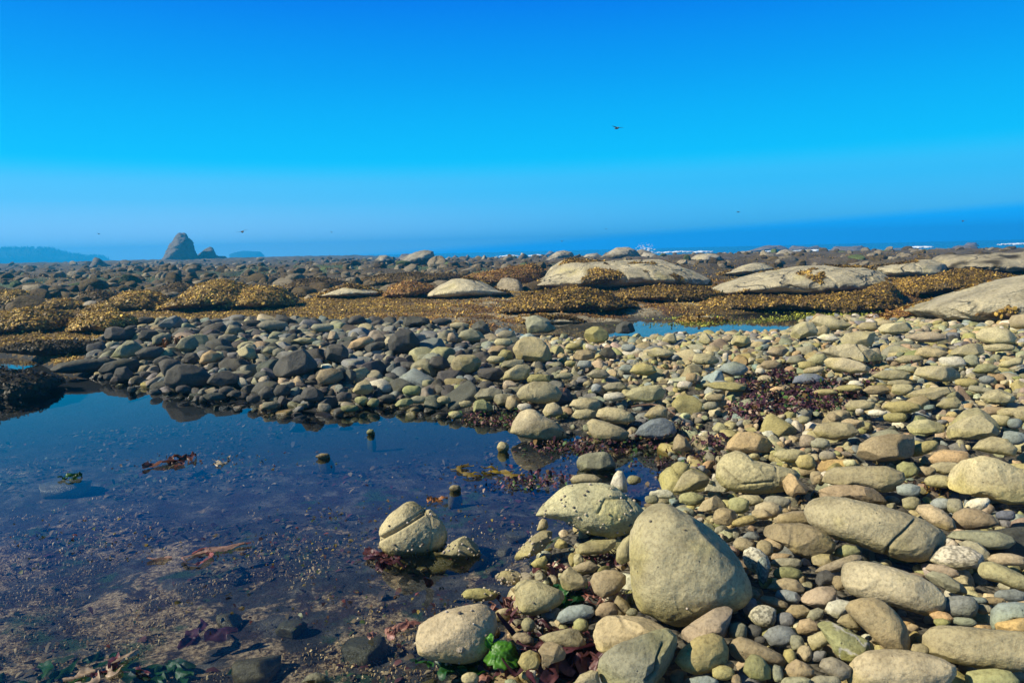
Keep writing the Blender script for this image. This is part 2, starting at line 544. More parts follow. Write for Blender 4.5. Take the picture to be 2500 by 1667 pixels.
# ground sheet (finer near by, coarser far off)
na, nr = 500, 430
ang = np.linspace(-math.radians(72), math.radians(72), na)
rad = np.exp(np.linspace(math.log(.8), math.log(330), nr))
R_, A_ = np.meshgrid(rad, ang, indexing='ij')
gx, gy = R_ * np.sin(A_), R_ * np.cos(A_) - .6
gZ = gz(gx.ravel(), gy.ravel())
V = np.stack([gx.ravel(), gy.ravel(), gZ], 1)
ii, jj = np.meshgrid(np.arange(nr - 1), np.arange(na - 1), indexing='ij')
q = (ii * na + jj).ravel()
Fq = np.stack([q, q + na, q + na + 1, q + 1], 1)[:, ::-1]
xx, yy = V[:, 0], V[:, 1]
Dd = np.hypot(xx, yy)
dpv = sdist(xx, yy, POOL)
dbv = sdist(xx, yy, BEACH)
wn = fbm2(xx, yy, .35, 4, 1.0)
wn2 = fbm2(xx, yy, 1.3, 4, 3.0)
gold = np.array([.17, .105, .022]); rust = np.array([.13, .06, .02]); dark = np.array([.040, .027, .013]); tan = np.array([.40, .35, .23])
redd = np.array([.12, .05, .018]); olive = np.array([.085, .065, .028]); lime = np.array([.22, .27, .03]); grey = np.array([.13, .10, .065]); gren = np.array([.06, .10, .045])
def lerp(a, b, t):
    return a + (b - a) * t[:, None]
C = np.tile(gold, (len(V), 1))
C = lerp(C, np.tile(rust, (len(V), 1)), sstep(-.1, .15, wn) * sstep(-6, 2, xx))
C = lerp(C, np.tile(tan, (len(V), 1)), sstep(.16, .26, wn2 + .25 * wn) * sstep(-4, 0, xx) * sstep(30, 20, Dd))
C = lerp(C, np.tile(olive, (len(V), 1)), sstep(24, 34, Dd))
C = lerp(C, np.tile(grey, (len(V), 1)), .75 * sstep(30, 55, Dd) * sstep(-.1, .12, wn2))
C = lerp(C, np.tile(gren, (len(V), 1)), sstep(30, 38, Dd) * sstep(75, 60, Dd) * sstep(.14, .22, fbm2(xx, yy, .3, 3, 8.0)) * sstep(10, -5, xx))
dl = sdist(xx, yy, LAGOON)
C = lerp(C, np.tile(np.array([.05, .045, .03]), (len(V), 1)), sstep(.5, 0, dl))
dpud = sdist(xx, yy, PUDDLE)
C = lerp(C, np.tile(np.array([.22, .19, .125]), (len(V), 1)), sstep(.35, 0, dpud))
fx, fy = V[Fq].mean(1)[:, 0], V[Fq].mean(1)[:, 1]
mi = np.where(sdist(fx, fy, POOL) < 0.06, 1, np.where(sdist(fx, fy, BEACH) < .25, 0, 2))
link('ground', mk_mesh('ground', V, Fq, [MAT['gravel'], MAT['bed'], MAT['reef']], C, True, mi), kind='structure')

gz_exact = gz
GZG, GRAD, GANG, GNR, GNA = gZ.reshape(nr, na), rad.copy(), ang.copy(), nr, na
def gz(x, y):
    """height of the ground sheet, read back from its own grid"""
    x = np.asarray(x, float); y = np.asarray(y, float) + .6
    r = np.clip(np.hypot(x, y), GRAD[0] * 1.001, GRAD[-1] * .999)
    a = np.clip(np.arctan2(x, y), GANG[0] * .999, GANG[-1] * .999)
    fi = (np.log(r) - math.log(GRAD[0])) / (math.log(GRAD[-1]) - math.log(GRAD[0])) * (GNR - 1)
    fj = (a - GANG[0]) / (GANG[-1] - GANG[0]) * (GNA - 1)
    i = np.minimum(fi.astype(int), GNR - 2); j = np.minimum(fj.astype(int), GNA - 2)
    u = fi - i; v = fj - j
    return (GZG[i, j] * (1 - u) + GZG[i + 1, j] * u) * (1 - v) + (GZG[i, j + 1] * (1 - u) + GZG[i + 1, j + 1] * u) * v

def hit(u, v, zoff=0.0, zmin=-9.0):
    d = pdir(u, v)
    if d[2] > -.004:
        d = d.copy(); d[2] = -.004
    t = (0.1 - CAM[2]) / d[2]
    for _ in range(8):
        p = CAM + d * t
        z = max(float(gz(p[:1], p[1:2])[0]) + zoff, zmin)
        t = .4 * t + .6 * (z - CAM[2]) / d[2]
    return CAM + d * t

# water sheets
def sheet(name, poly, z, mat, kind='structure'):
    bm = bmesh.new()
    vs = [bm.verts.new((x, y, z)) for x, y in poly]
    f = bm.faces.new(vs)
    if f.normal.z < 0:
        f.normal_flip()
    bm.normal_update()
    if f.normal.z < 0:
        bmesh.ops.reverse_faces(bm, faces=[f])
    me = bpy.data.meshes.new(name)
    bm.to_mesh(me)
    bm.free()
    me.materials.append(mat)
    return link(name, me, kind=kind)

sheet('tide_pool_water', [(-9.5, .6), (1.0, .6), (1.6, 3.2), (3.0, 5.6), (2.2, 8.6), (-1.5, 9.3), (-5.5, 11.8), (-9.5, 12.3)], 0.0, MAT['pool'])
sheet('puddle_water', [(-.8, 12.6), (6.6, 12.2), (8.2, 14.4), (12.5, 17.5), (15.5, 22), (9, 19), (4, 16.2), (-1.0, 15.2)], 0.0, MAT['pool'])
sheet('shallow_pool_water', up_poly([(560, 705), (640, 703), (650, 692), (610, 688), (520, 693)], .12), .12, MAT['pool'])
# open sea
nx_, ny_ = 60, 60
sx = np.linspace(-1150, 1150, nx_); sy = np.linspace(100, 1150, ny_)
SX, SY = np.meshgrid(sx, sy)
q = (np.arange(ny_ - 1)[:, None] * nx_ + np.arange(nx_ - 1)[None]).ravel()
link('sea', mk_mesh('sea', np.stack([SX.ravel(), SY.ravel(), np.full(SX.size, -1.25)], 1), np.stack([q, q + 1, q + 1 + nx_, q + nx_], 1), MAT['sea']), kind='structure')

# ------------------------------------------------------------------ rocks shaped from outlines
COL = {'t': (.37, .315, .175), 'y': (.36, .305, .125), 'b': (.31, .24, .135), 'g': (.27, .25, .165), 'u': (.26, .28, .25), 'w': (.54, .49, .36),
       'd': (.088, .082, .068), 'p': (.34, .27, .18), 'o': (.42, .30, .155), 'v': (.29, .28, .125), 's': (.20, .20, .18), 'T': (.43, .365, .215), 'l': (.15, .165, .175)}  # 'd' darkened so the left pile's shade sits in the stone colour
CW = {'t': 'tan', 'y': 'yellowish', 'b': 'brown', 'g': 'grey-green', 'u': 'blue-grey', 'w': 'pale', 'd': 'dark grey', 'p': 'pinkish brown',
      'o': 'orange-tan', 'v': 'green-tinted', 's': 'slate grey', 'T': 'light tan', 'l': 'dark blue-grey'}

def radial(poly, n=144):
    """polygon -> centre, half sizes, radius by angle in box-normalised space"""
    P = np.array(poly, float)
    mn, mx = P.min(0), P.max(0)
    c = (mn + mx) / 2
    hs = np.maximum((mx - mn) / 2, 1e-6)
    Q = (P - c) / hs
    th = np.arange(n) * 2 * math.pi / n
    r = np.zeros(n)
    A = Q; B = np.roll(Q, -1, 0); E = B - A
    for k, a in enumerate(th):
        d = np.array([math.cos(a), math.sin(a)])
        den = d[0] * E[:, 1] - d[1] * E[:, 0]
        den = np.where(np.abs(den) < 1e-9, 1e-9, den)
        t = (A[:, 0] * E[:, 1] - A[:, 1] * E[:, 0]) / den
        s = (A[:, 0] * d[1] - A[:, 1] * d[0]) / den
        ok = (s >= -1e-6) & (s <= 1 + 1e-6) & (t > 0)
        r[k] = t[ok].max() if ok.any() else .1
    for _ in range(1):
        r = .25 * np.roll(r, 1) + .5 * r + .25 * np.roll(r, -1)
    rs = r.copy()
    for _ in range(60):
        rs = .25 * np.roll(rs, 1) + .5 * rs + .25 * np.roll(rs, -1)
    return c, hs, r, rs

def outline_rock(poly_px, dist=None, T=None, style='r', lod=5, rough=1.0, tk=1.0, zoff=0.0, seed=0, push=.55, cuts=None, zmin=-9.0, flare=0.0):
    """a closed stone whose outline seen from the beach is poly_px; returns verts (world), faces, centre, size"""
    rng = np.random.default_rng(seed)
    P = np.array(poly_px, float)
    c, hs, r, rs = radial([(x, -y) for x, y in P])
    uc, vc = c[0], -c[1]
    vb = P[:, 1].max()
    ub = P[P[:, 1].argmax(), 0] * .5 + uc * .5
    w0, h0 = hs
    if dist is None:
        pb = hit(ub, vb - .06 * 2 * h0, zoff, zmin)
        db = float(np.dot(pb - CAM, fwd))
    else:
        db = dist
    mpp = db / F
    if T is None:
        T = tk * (.62 * min(w0, h0) + .22 * max(w0, h0)) * mpp
    d = pdir(uc, vc)
    dc = (db + push * T * (1.0 if dist is None else 0.0)) 
    ctr = CAM + d * (dc / np.dot(d, fwd))
    k = dc / F
    fz = d
    fx = right - fz * np.dot(right, fz); fx /= np.linalg.norm(fx)
    fy = np.cross(fx, fz); 
    if np.dot(fy, up) < 0: fy = -fy
    n, Fc = ico(lod)
    # random spin of the sphere mesh so that its lattice never shows
    Rm = rot_rand(rng, 3.0)
    n = n @ Rm.T
    th = np.arctan2(n[:, 1], n[:, 0]) % (2 * math.pi)
    s = np.hypot(n[:, 0], n[:, 1])
    kk = th / (2 * math.pi) * len(r)
    i0 = np.floor(kk).astype(int) % len(r); i1 = (i0 + 1) % len(r); f = kk - np.floor(kk)
    rr = r[i0] * (1 - f) + r[i1] * f
    rrs = rs[i0] * (1 - f) + rs[i1] * f
    re = rrs + (rr - rrs) * s ** 2
    bl = {'r': .92, 'k': .80, 'f': .72, 'm': 1.0}[style]
    s2 = s ** bl
    zz = np.sign(n[:, 2]) * np.abs(n[:, 2]) ** {'r': .95, 'k': .85, 'f': .8, 'm': 1.0}[style]
    L = np.stack([re * s2 * n[:, 0] / np.maximum(s, 1e-6) * w0 * k, re * s2 * n[:, 1] / np.maximum(s, 1e-6) * h0 * k, -zz * T], 1)
    size = (w0 * h0) ** .5 * k
    o = rng.uniform(0, 90, 3)
    nrm = L / np.array([w0 * k, h0 * k, T]) ** 2
    nrm /= np.linalg.norm(nrm, axis=1)[:, None] + 1e-9
    amp = {'r': .045, 'k': .10, 'f': .06, 'm': .10}[style] * rough
    inner = (1 - .65 * s ** 4)[:, None]
    Ls = L / size
    L = L + nrm * inner * size * (amp * fbm(Ls * 1.4 + o, 3)[:, None] + amp * .35 * fbm(Ls * 4.5 + o, 3)[:, None])
    if lod >= 6:
        L = L + nrm * size * .012 * rough * fbm(Ls * 13 + o, 3)[:, None]
    nc = {'r': 2, 'k': 9, 'f': 4, 'm': 0}[style] if cuts is None else cuts
    for _ in range(nc):
        v = rng.normal(0, 1, 3)
        v[2] = -abs(v[2]) - .35
        v[1] += .3
        v /= np.linalg.norm(v)
        pr = L @ v
        off = pr.max() * rng.uniform(.70, .93) if style == 'k' else pr.max() * rng.uniform(.85, .95)
        ex = np.maximum(pr - off, 0)
        L = L - (ex * .93)[:, None] * v
    if nc:
        L = L + nrm * size * (.022 * fbm(L / size * 3.2 + o, 3) + .010 * fbm(L / size * 9 + o, 3))[:, None] * (1.0 if style == 'k' else .45)
    if flare:
        t_ = np.clip((L[:, 1] / (h0 * k) + 1) / 2, 0, 1)
        L[:, 2] *= 1 + flare * 1.6 * (1 - t_) ** 2
        L[:, 0] *= 1 + flare * .35 * (1 - t_) ** 2
    W = ctr + L[:, :1] * fx + L[:, 1:2] * fy + L[:, 2:] * fz
    if zmin == 0.0:
        gb = float(gz(ctr[:1], ctr[1:2])[0])
        if gb < -.02 and W[:, 2].min() > gb:
            # carry the foot of a stone that stands in water down to the pool floor
            zl = .0; k_ = (gb - .03 - zl) / min(W[:, 2].min() - zl, -1e-3)
            sp_ = 1 + 1.8 * np.clip(-W[:, 2] * max(k_, 1) / .12, 0, 1)[:, None] * min(1, .07 / max(size, .02))
            W[:, :2] = ctr[:2] + (W[:, :2] - ctr[:2]) * sp_
            W[:, 2] = np.where(W[:, 2] < zl, zl + (W[:, 2] - zl) * max(k_, 1), W[:, 2])
    return W, Fc, ctr, size, (w0 * k, h0 * k, T)

def groove(W, pts_px, depth, width):
    """press a crack along a line drawn on the stone, given as photo points"""
    u, v, _ = project(W)
    d = np.full(len(W), 1e9)
    for (ax, ay), (bx, by) in zip(pts_px[:-1], pts_px[1:]):
        ex, ey = bx - ax, by - ay
        t = np.clip(((u - ax) * ex + (v - ay) * ey) / (ex * ex + ey * ey), 0, 1)
        d = np.minimum(d, np.hypot(u - ax - t * ex, v - ay - t * ey))
    c = W.mean(0)
    g = np.exp(-(d / width) ** 2) * ((W - c) @ fwd < 0)
    dirn = (c - W)
    dirn /= np.linalg.norm(dirn, axis=1)[:, None]
    return W + dirn * (g * depth)[:, None], g
# ------------------------------------------------------------------ stones, one line each: frame colour style ; label @ short name ; outline (or  cx,cy rx,ry turn)
STONES = '''
A T r;split tan boulder standing alone in the tide pool, cracked diagonally@the split boulder in the pool;78,430 90,395 150,310 230,250 270,225 310,218 350,240 405,285 440,278 480,310 530,370 570,450 575,510 520,570 430,600 330,622 240,630 170,608 110,570 85,520
A t k;low pointed wet stone in the pool, touching the split boulder's right side;420,615 520,590 600,510 650,480 690,465 740,490 790,530 800,570 815,595 700,630 560,635 450,640
A T r;broad flat-topped tan boulder dotted with snails at the pool's edge@the broad snail-dotted boulder;1195,320 1230,270 1290,210 1370,140 1430,105 1560,85 1690,90 1760,110 1840,170 1920,230 1990,300 1960,380 1890,430 1800,455 1740,480 1690,460 1600,445 1540,435 1480,400 1400,350 1290,335
A w r;pale upright egg-shaped stone standing behind the broad snail-dotted boulder;1735,95 1760,30 1790,-5 1825,0 1850,60 1855,150 1800,150 1745,110
A t r;low rounded stone behind the broad snail-dotted boulder, in the pool;1445,60 1470,30 1540,18 1620,25 1680,60 1670,95 1560,95 1460,90
F g k;rough pitted grey boulder in the pool inlet above the pale egg stone@the rough pitted boulder;285,240 300,215 350,200 430,192 455,210 480,250 475,280 420,290 340,290 300,270
A g r;;1905,62 48,34 0
F T r;largest boulder, smooth, tan, egg-shaped and upright at the pool's edge@the largest egg-shaped boulder;545,640 552,570 590,500 640,445 690,430 740,440 830,490 920,545 985,610 1040,700 1075,790 1080,850 1040,890 960,920 860,955 760,975 700,965 640,940 580,920 555,860 545,760
A t k;slanting snail-dotted slab rising from the pool in front of the broad boulder@the slanting slab;1035,630 1060,590 1100,540 1160,480 1230,435 1290,410 1320,440 1310,500 1260,550 1190,600 1110,620 1060,650
A t r;;1205,425 1225,360 1250,337 1280,350 1292,400 1270,425
A y r;;1160,665 1200,630 1270,605 1285,640 1270,690 1190,690
A t r;flat oval wet stone covered in snails, right of the two pool boulders;915,760 950,720 1010,705 1070,720 1110,750 1110,790 1050,815 960,800
A y f;thin disc-shaped wet stone lying in the water above the blunt boulder;660,885 700,850 780,840 880,848 935,880 900,920 800,930 700,915
A t r;tan rounded boulder beside the dark green lettuce leaf@the lettuce-side boulder;1040,840 1070,800 1130,780 1200,785 1290,820 1390,860 1410,900 1380,950 1290,1000 1180,1030 1090,1010 1050,930
A T r;blunt tan boulder with limpet in the pool, bottom centre@the blunt limpet boulder;340,1200 360,1110 430,1060 560,1005 690,975 790,960 850,975 910,1030 925,1110 900,1200 860,1290 800,1340 700,1365 560,1355 430,1330 360,1300
A y r;round yellowish pebble half in water, right of the bright sea lettuce;1070,1370 1100,1310 1160,1285 1220,1310 1240,1360 1215,1410 1150,1440 1100,1410
A v r;round stone wrapped in the bright green sea lettuce;960,1305 88,80 0
A u r;smooth blue-grey oval stone lying beside the green lettuce leaf@the blue-grey oval stone;1345,1060 1370,1010 1440,970 1540,957 1610,975 1630,1020 1590,1050 1480,1085 1390,1090
A b r;;1590,790 1620,735 1700,710 1780,712 1850,750 1845,810 1780,870 1680,910 1620,870
A t k;triangular tan stone left of the largest egg-shaped boulder;1370,840 1365,780 1400,720 1440,688 1490,720 1570,775 1560,830 1490,850 1420,850
A t r;;1460,690 1520,660 1590,640 1650,680 1620,720 1540,735 1480,720
A t r;;1505,635 38,42 0
A t f;;1480,560 1520,520 1640,495 1780,490 1770,540 1700,590 1560,600 1490,590
A t r;;1780,560 1830,490 1895,445 1890,560 1870,640 1810,670 1770,640
A t f;;1220,1190 1300,1160 1440,1130 1510,1140 1560,1230 1540,1270 1440,1270 1280,1240
A b k;rugged brown rock beside the purple ribbon weed;1215,1290 1260,1235 1320,1225 1390,1260 1420,1310 1400,1350 1300,1380 1270,1440 1240,1400 1245,1330
A b r;;1025,1190 1060,1160 1130,1160 1180,1195 1190,1235 1130,1250 1060,1235
A t r;;1145,1100 48,52 0
A v r;;1525,1105 58,48 0
A t k;blocky tan boulder with a dented top, just below the largest boulder@the dented blocky boulder;1615,1180 1640,1100 1690,1050 1790,1035 1960,1035 2060,1060 2110,1100 2160,1150 2140,1220 2060,1290 1900,1330 1720,1310 1640,1270
A g k;grey-green slab with a jagged crack, in front of the dented blocky boulder@the grey-green front slab;1640,1420 1650,1350 1700,1300 1820,1240 1960,1190 2100,1150 2160,1140 2215,1200 2225,1280 2190,1370 2120,1450 2050,1520 1850,1560 1700,1540 1650,1490
A t r;;1470,1520 1520,1460 1600,1430 1650,1440 1660,1520 1560,1560
A b r;;1710,1000 80,60 0
A b r;;1760,940 1790,890 1850,930 1890,990 1870,1030 1800,1000
A t r;;730,1485 65,40 0
A w r;;1175,1450 28,25 0
A g r;;1890,1010 45,28 0
B T r;long cracked oblong boulder lying aslant, right of the largest boulder@the long cracked boulder;812,290 830,240 880,200 980,178 1100,190 1220,220 1350,255 1470,300 1590,350 1680,410 1725,470 1710,540 1650,600 1560,632 1460,635 1380,610 1280,575 1160,530 1030,490 920,440 840,370
B T r;smooth warm tan boulder below the long cracked one@the warm tan boulder;1078,780 1085,720 1110,670 1170,650 1260,650 1380,680 1500,720 1600,760 1680,820 1735,900 1720,970 1660,1020 1590,1025 1500,990 1400,960 1300,940 1200,920 1130,880 1090,830
B b f;flat brown stone leaning against the warm tan boulder@the leaning brown slab;1100,985 1140,940 1220,918 1310,915 1370,945 1430,1010 1480,1100 1490,1190 1480,1270 1420,1280 1330,1265 1270,1210 1200,1120 1130,1040
B v k;pointed green stone with white veins left of the leaning brown slab@the white-veined green stone;890,1090 930,1070 990,1080 1090,1140 1180,1190 1260,1240 1290,1290 1250,1320 1170,1360 1110,1375 1030,1345 980,1280 950,1210 920,1140
B T r;large rounded boulder at the bottom edge of the picture, right half@the bottom-edge boulder;1095,1480 1120,1400 1180,1340 1260,1300 1380,1285 1500,1290 1620,1310 1740,1350 1820,1400 1810,1460 1750,1520 1600,1560 1300,1560 1110,1550
B t f;long loaf-shaped olive boulder at the right edge, near the bottom@the loaf-shaped boulder;1672,1250 1685,1180 1740,1130 1820,1112 1950,1120 2100,1140 2250,1155 2400,1170 2400,1400 2200,1420 2050,1410 1900,1380 1760,1340 1690,1300
B v r;;1950,1480 1975,1440 2060,1425 2170,1420 2250,1440 2290,1500 2270,1560 1960,1560
F p k;pinkish brown wedge resting against the foot of the largest boulder@the pinkish wedge;765,1060 780,1010 860,960 940,915 1000,905 1020,920 1000,970 980,1040 920,1035 850,1060 770,1080
F y r;yellowish egg-shaped stone below the pinkish wedge@the yellowish egg stone;745,1150 780,1100 850,1050 930,1030 975,1050 995,1100 985,1150 930,1190 840,1210 780,1190
B b r;;240,1260 280,1210 330,1190 400,1210 500,1260 600,1310 630,1360 600,1390 500,1375 400,1350 320,1370 250,1320
B v r;;335,1430 360,1360 400,1320 440,1310 490,1350 530,1420 520,1480 450,1495 380,1480
B b r;;622,1450 660,1390 730,1350 790,1380 840,1430 830,1465 740,1495 660,1490
B g r;;888,1400 920,1350 990,1335 1060,1370 1110,1410 1090,1470 1030,1500 950,1460
B s r;;485,1180 530,1130 600,1108 680,1120 720,1170 700,1230 610,1255 520,1245
B w r;round speckled two-toned pebble beside the small blue ball-like pebble;480,1040 92,78 0
B l r;small ball-like blue pebble right of the largest boulder's foot@the blue ball-like pebble;388,970 58,58 0
B s r;;640,1065 60,52 0
B b r;;715,1130 750,1070 820,1055 880,1100 870,1145 790,1170 730,1165
B b r;;645,1005 690,960 770,960 820,1000 780,1040 720,1055 670,1035
B g r;;790,1050 820,1000 880,980 920,1000 900,1050 840,1080
B w r;;930,990 960,940 1040,920 1120,940 1130,980 1080,1010 1010,1060 950,1030
B t r;;1010,1080 1050,1040 1110,1020 1160,1100 1170,1140 1090,1130
B p k;;750,910 790,860 880,835 970,825 1000,860 990,920 930,985 850,980 770,945
B u r;;568,890 590,855 650,850 720,870 750,910 720,945 640,935 580,915
B b r;;455,915 490,892 570,905 650,945 650,985 580,980 490,950
B b r;;337,890 370,850 430,848 460,885 440,925 380,930 340,920
B b r;;510,840 560,790 640,765 720,780 770,830 760,870 680,880 560,860
B w r;white speckled granite stone standing right of the largest boulder@the white speckled stone;340,620 350,570 400,542 460,560 510,610 530,680 500,730 430,740 370,700 345,660
B u r;curved blue-grey pebble leaning on the white speckled stone;430,700 450,640 490,610 520,640 525,700 500,780 470,810 440,770
B t r;;265,515 300,475 360,480 415,520 400,560 330,575 280,550
B s r;;330,470 370,435 420,435 455,470 440,500 390,490
B b k;flat brown rock between the largest and the long cracked boulders@the flat brown rock;455,430 480,390 600,378 760,375 850,400 930,450 980,520 960,580 880,590 790,620 700,590 640,540 560,490 480,460
B p f;;550,360 600,310 700,285 810,285 815,340 840,375 740,380 600,385
B b r;;575,525 55,45 0
B b r;;490,555 60,60 0
B g r;;650,660 105,40 0
B b r;;610,615 75,30 0
B v r;;655,735 100,45 0
B v r;;990,600 1010,550 1080,525 1150,540 1175,580 1130,610 1050,620
B t k;;915,640 78,52 0
B p f;;850,720 900,680 1000,640 1120,600 1190,610 1160,650 1080,690 1000,720 920,735
B d k;;845,800 880,730 940,705 1000,750 970,810 900,830
B b r;;1030,800 52,50 0
B w r;pale streaked stone with yellow-green underside, below the long cracked boulder's end@the pale streaked stone;1685,640 1700,590 1760,545 1850,530 1950,545 2030,600 2035,650 1980,690 1870,705 1760,680
B t r;;1595,280 1620,240 1690,235 1770,280 1830,350 1840,410 1790,430 1710,400 1640,340
B b r;;1840,370 1870,300 1950,260 2040,275 2110,320 2140,380 2060,410 1950,420 1870,410
B u r;;1755,235 72,42 0
B g r;;1860,250 55,60 0
B w r;;2015,240 82,45 -18
B l r;;2220,315 65,35 0
B u r;smooth blue-green egg between the big far-right boulder and the long slab;1522,135 75,48 0
B t r;;1545,228 60,50 0
F T k;big cracked boulder at the right edge, above the brown cobbles@the big right-edge boulder;2015,320 2040,280 2100,230 2180,208 2240,230 2290,260 2352,285 2400,420 2250,430 2180,400 2080,385 2030,360
F t f;long smooth slab behind the dark rough rock, above the long cracked boulder@the long smooth slab;1435,330 1450,290 1490,265 1600,258 1720,262 1780,290 1785,320 1740,370 1690,380 1600,350 1500,350
B b k;;870,190 900,130 1000,100 1150,100 1260,125 1330,180 1350,220 1280,230 1100,190 960,190 880,215
B o k;small reddish-tan block leaning on the saddle-shaped boulder's right end;620,110 625,50 650,15 690,15 740,60 800,120 780,160 720,165 690,190 650,165
F t r;saddle-shaped tan boulder behind the largest boulder@the saddle-shaped boulder;940,310 950,250 985,205 1040,187 1080,200 1110,235 1200,255 1290,275 1310,300 1280,350 1230,375 1120,385 1020,375 965,350
B g f;;1830,470 1880,430 2000,420 2150,430 2230,470 2250,510 2200,550 2080,560 1950,510
B g k;;1890,520 1960,495 2040,520 2090,590 2060,640 2000,590
B p r;;2225,635 120,45 4
B t r;;2030,700 2060,660 2150,648 2240,690 2352,760 2400,800 2380,860 2280,850 2180,800 2080,770
B s r;;1885,970 130,75 0
B p r;;1655,700 1690,665 1780,670 1860,710 1875,750 1820,765 1720,740
B g k;;1650,760 1720,715 1800,740 1880,800 1940,870 1920,890 1820,870 1720,810
B u r;;2260,890 100,42 0
B u r;;2120,1090 2140,1000 2200,950 2300,940 2400,960 2400,1060 2300,1060 2180,1110 2130,1140
B o k;;2150,1110 2200,1070 2300,1055 2400,1060 2400,1170 2250,1150 2160,1140
B b r;;2125,930 80,28 0
B u r;;2005,925 70,25 0
B u r;;1920,1078 78,32 8
B o r;;1765,1045 75,35 12
B v r;;1760,1085 50,28 0
B g r;;2065,990 52,35 0
B g r;;300,1150 62,68 20
B d r;;415,1150 58,50 0
B g r;;725,1230 52,55 0
B t r;;885,1210 90,55 -20
B t r;;780,1305 52,55 0
B s r;;875,1325 62,36 -20
B g r;;585,1450 38,60 0
B y r;;670,1330 45,55 0
B o r;;200,1385 70,35 10
B y r;;195,1445 80,50 0
B b r;;290,1505 35,45 0
B u r;;60,1510 100,40 0
B g r;;720,1515 110,40 0
B g r;;930,1510 110,45 0
B t r;;1610,1280 60,45 0
B d r;;460,1210 45,28 0
C T r;smooth humped boulder at the pool's inner corner, wet at its foot@the humped boulder;1232,1370 1250,1300 1300,1230 1350,1210 1400,1218 1460,1262 1550,1305 1605,1360 1615,1410 1540,1430 1420,1425 1300,1400
F l f;dark blue-grey slab at the inlet's water edge@the blue-grey inlet slab;562,115 590,75 640,45 700,35 740,60 755,100 740,125 680,135 600,125
F t r;;342,60 370,40 430,55 500,80 540,105 520,140 440,145 380,135 355,100
F t r;;385,30 410,0 450,-10 520,0 560,30 540,60 480,65 420,50
F b k;;735,180 745,130 765,110 800,130 830,180 820,205 770,210
F o k;striated reddish-brown stone right of the blue-grey inlet slab@the striated brown stone;985,180 1000,130 1040,105 1100,100 1160,120 1195,160 1190,195 1110,195 1030,200
F t f;;1390,100 1410,65 1470,55 1550,60 1585,100 1560,125 1480,140 1410,125
F b k;brown-topped boulder behind the long smooth slab@the brown-topped boulder;1592,210 1610,160 1660,125 1740,112 1840,115 1862,150 1850,200 1790,225 1700,235 1630,232
F y r;;1885,178 68,30 -22
F T k;;2005,110 2020,75 2080,40 2150,22 2190,60 2225,105 2180,135 2080,135 2020,135
F t r;;2125,180 2160,140 2210,122 2270,135 2305,180 2290,215 2200,200
F u r;;2305,130 50,32 0
F o r;;2015,225 90,38 0
F p r;;1355,145 38,30 0
F g r;;1415,155 45,25 0
F t k;;735,375 760,330 800,280 835,258 870,280 905,320 890,355 830,370 780,385
F y r;;775,275 42,38 0
F t r;;1350,240 42,38 0
F t r;;1280,210 65,30 0
F g r;;1450,213 38,25 0
F w r;;1550,245 32,18 0
F w f;;690,388 60,20 5
F g r;;640,412 35,20 0
F v r;;825,410 55,30 0
F b k;;850,460 880,420 940,393 985,430 980,460 920,475
F b k;;975,490 60,40 0
F v r;;1040,440 50,38 0
F t r;;1090,415 60,25 0
F g r;;1215,425 60,30 0
F T r;;1180,458 60,38 0
F y r;;1070,510 60,22 -12
F t k;;1150,480 45,25 0
F v r;;1815,275 45,40 0
F b r;;1900,283 45,25 0
F t r;;2000,270 70,30 0
F t r;;1960,330 55,30 0
C d k;dark pointed boulder on the far bank, left of centre@the dark pointed boulder;405,750 440,710 490,680 545,668 580,700 620,750 625,800 560,820 480,840 420,830
C t k;tallest tan boulder in the middle of the far bank@the tallest far-bank boulder;1245,800 1275,760 1320,725 1400,725 1450,750 1490,790 1520,870 1470,900 1360,890 1280,880
C t k;five-sided flat-faced boulder in the middle of the far bank@the five-sided boulder;830,920 850,870 900,842 980,840 1030,880 1045,910 1010,960 920,970 850,950
C g k;mushroom-shaped rough rock at the left end of the far blue puddle@the mushroom-shaped rock;1330,620 1345,590 1420,580 1490,600 1510,640 1555,670 1545,695 1440,700 1350,705 1345,660
C y k;yellowish block at the near edge of the far blue puddle@the yellowish block;1730,720 1745,680 1790,655 1850,655 1890,690 1905,740 1850,770 1760,760
C d k;dark peaked stone standing in the middle of the far blue puddle@the dark peaked stone;1925,700 1950,650 2010,615 2060,640 2080,690 2030,705
C g r;;880,725 900,690 960,672 1030,690 1065,730 1040,760 940,760
C d k;;492,630 510,595 580,585 690,600 705,635 640,650 530,655
C d r;;135,620 160,590 200,577 245,590 268,635 200,640 150,640
C o r;smooth orange-tan stone left of the dark pointed boulder;130,810 160,760 220,730 280,722 318,750 300,780 200,810
C d k;;230,800 300,765 380,755 400,790 350,820 270,830
C d r;;770,625 65,28 0
C t r;;890,650 65,25 0
C d k;;960,650 1040,610 1080,640 1105,700 1050,715 990,690
C g r;;1210,715 65,35 0
C p k;;805,760 815,700 850,695 880,740 860,765
C b k;;1075,825 1100,790 1170,780 1220,800 1200,840 1120,855
C t r;;1185,765 62,30 0
C y r;;1205,850 50,38 0
C t r;;1140,880 62,28 0
C d k;;685,900 700,860 760,850 810,880 830,930 780,950 700,940
C g k;;1160,930 1190,890 1260,880 1325,880 1320,920 1250,940
C t k;;1180,1010 1200,960 1280,915 1350,908 1390,950 1370,1000 1290,1020 1200,1020
C d k;;1095,975 90,45 0
C y f;flat yellow stone on top of the weed-spotted boulder's back;1345,1010 1370,980 1440,975 1505,985 1508,1025 1440,1035 1350,1030
C t r;large low boulder with a dark weed spot, above the humped boulder@the weed-spotted boulder;1275,1110 1310,1055 1390,1025 1480,1028 1550,1060 1585,1110 1560,1160 1480,1180 1380,1170 1300,1150
C t k;;165,1090 200,1040 260,1005 290,1040 315,1085 270,1115 200,1115
C v r;;570,1088 70,35 0
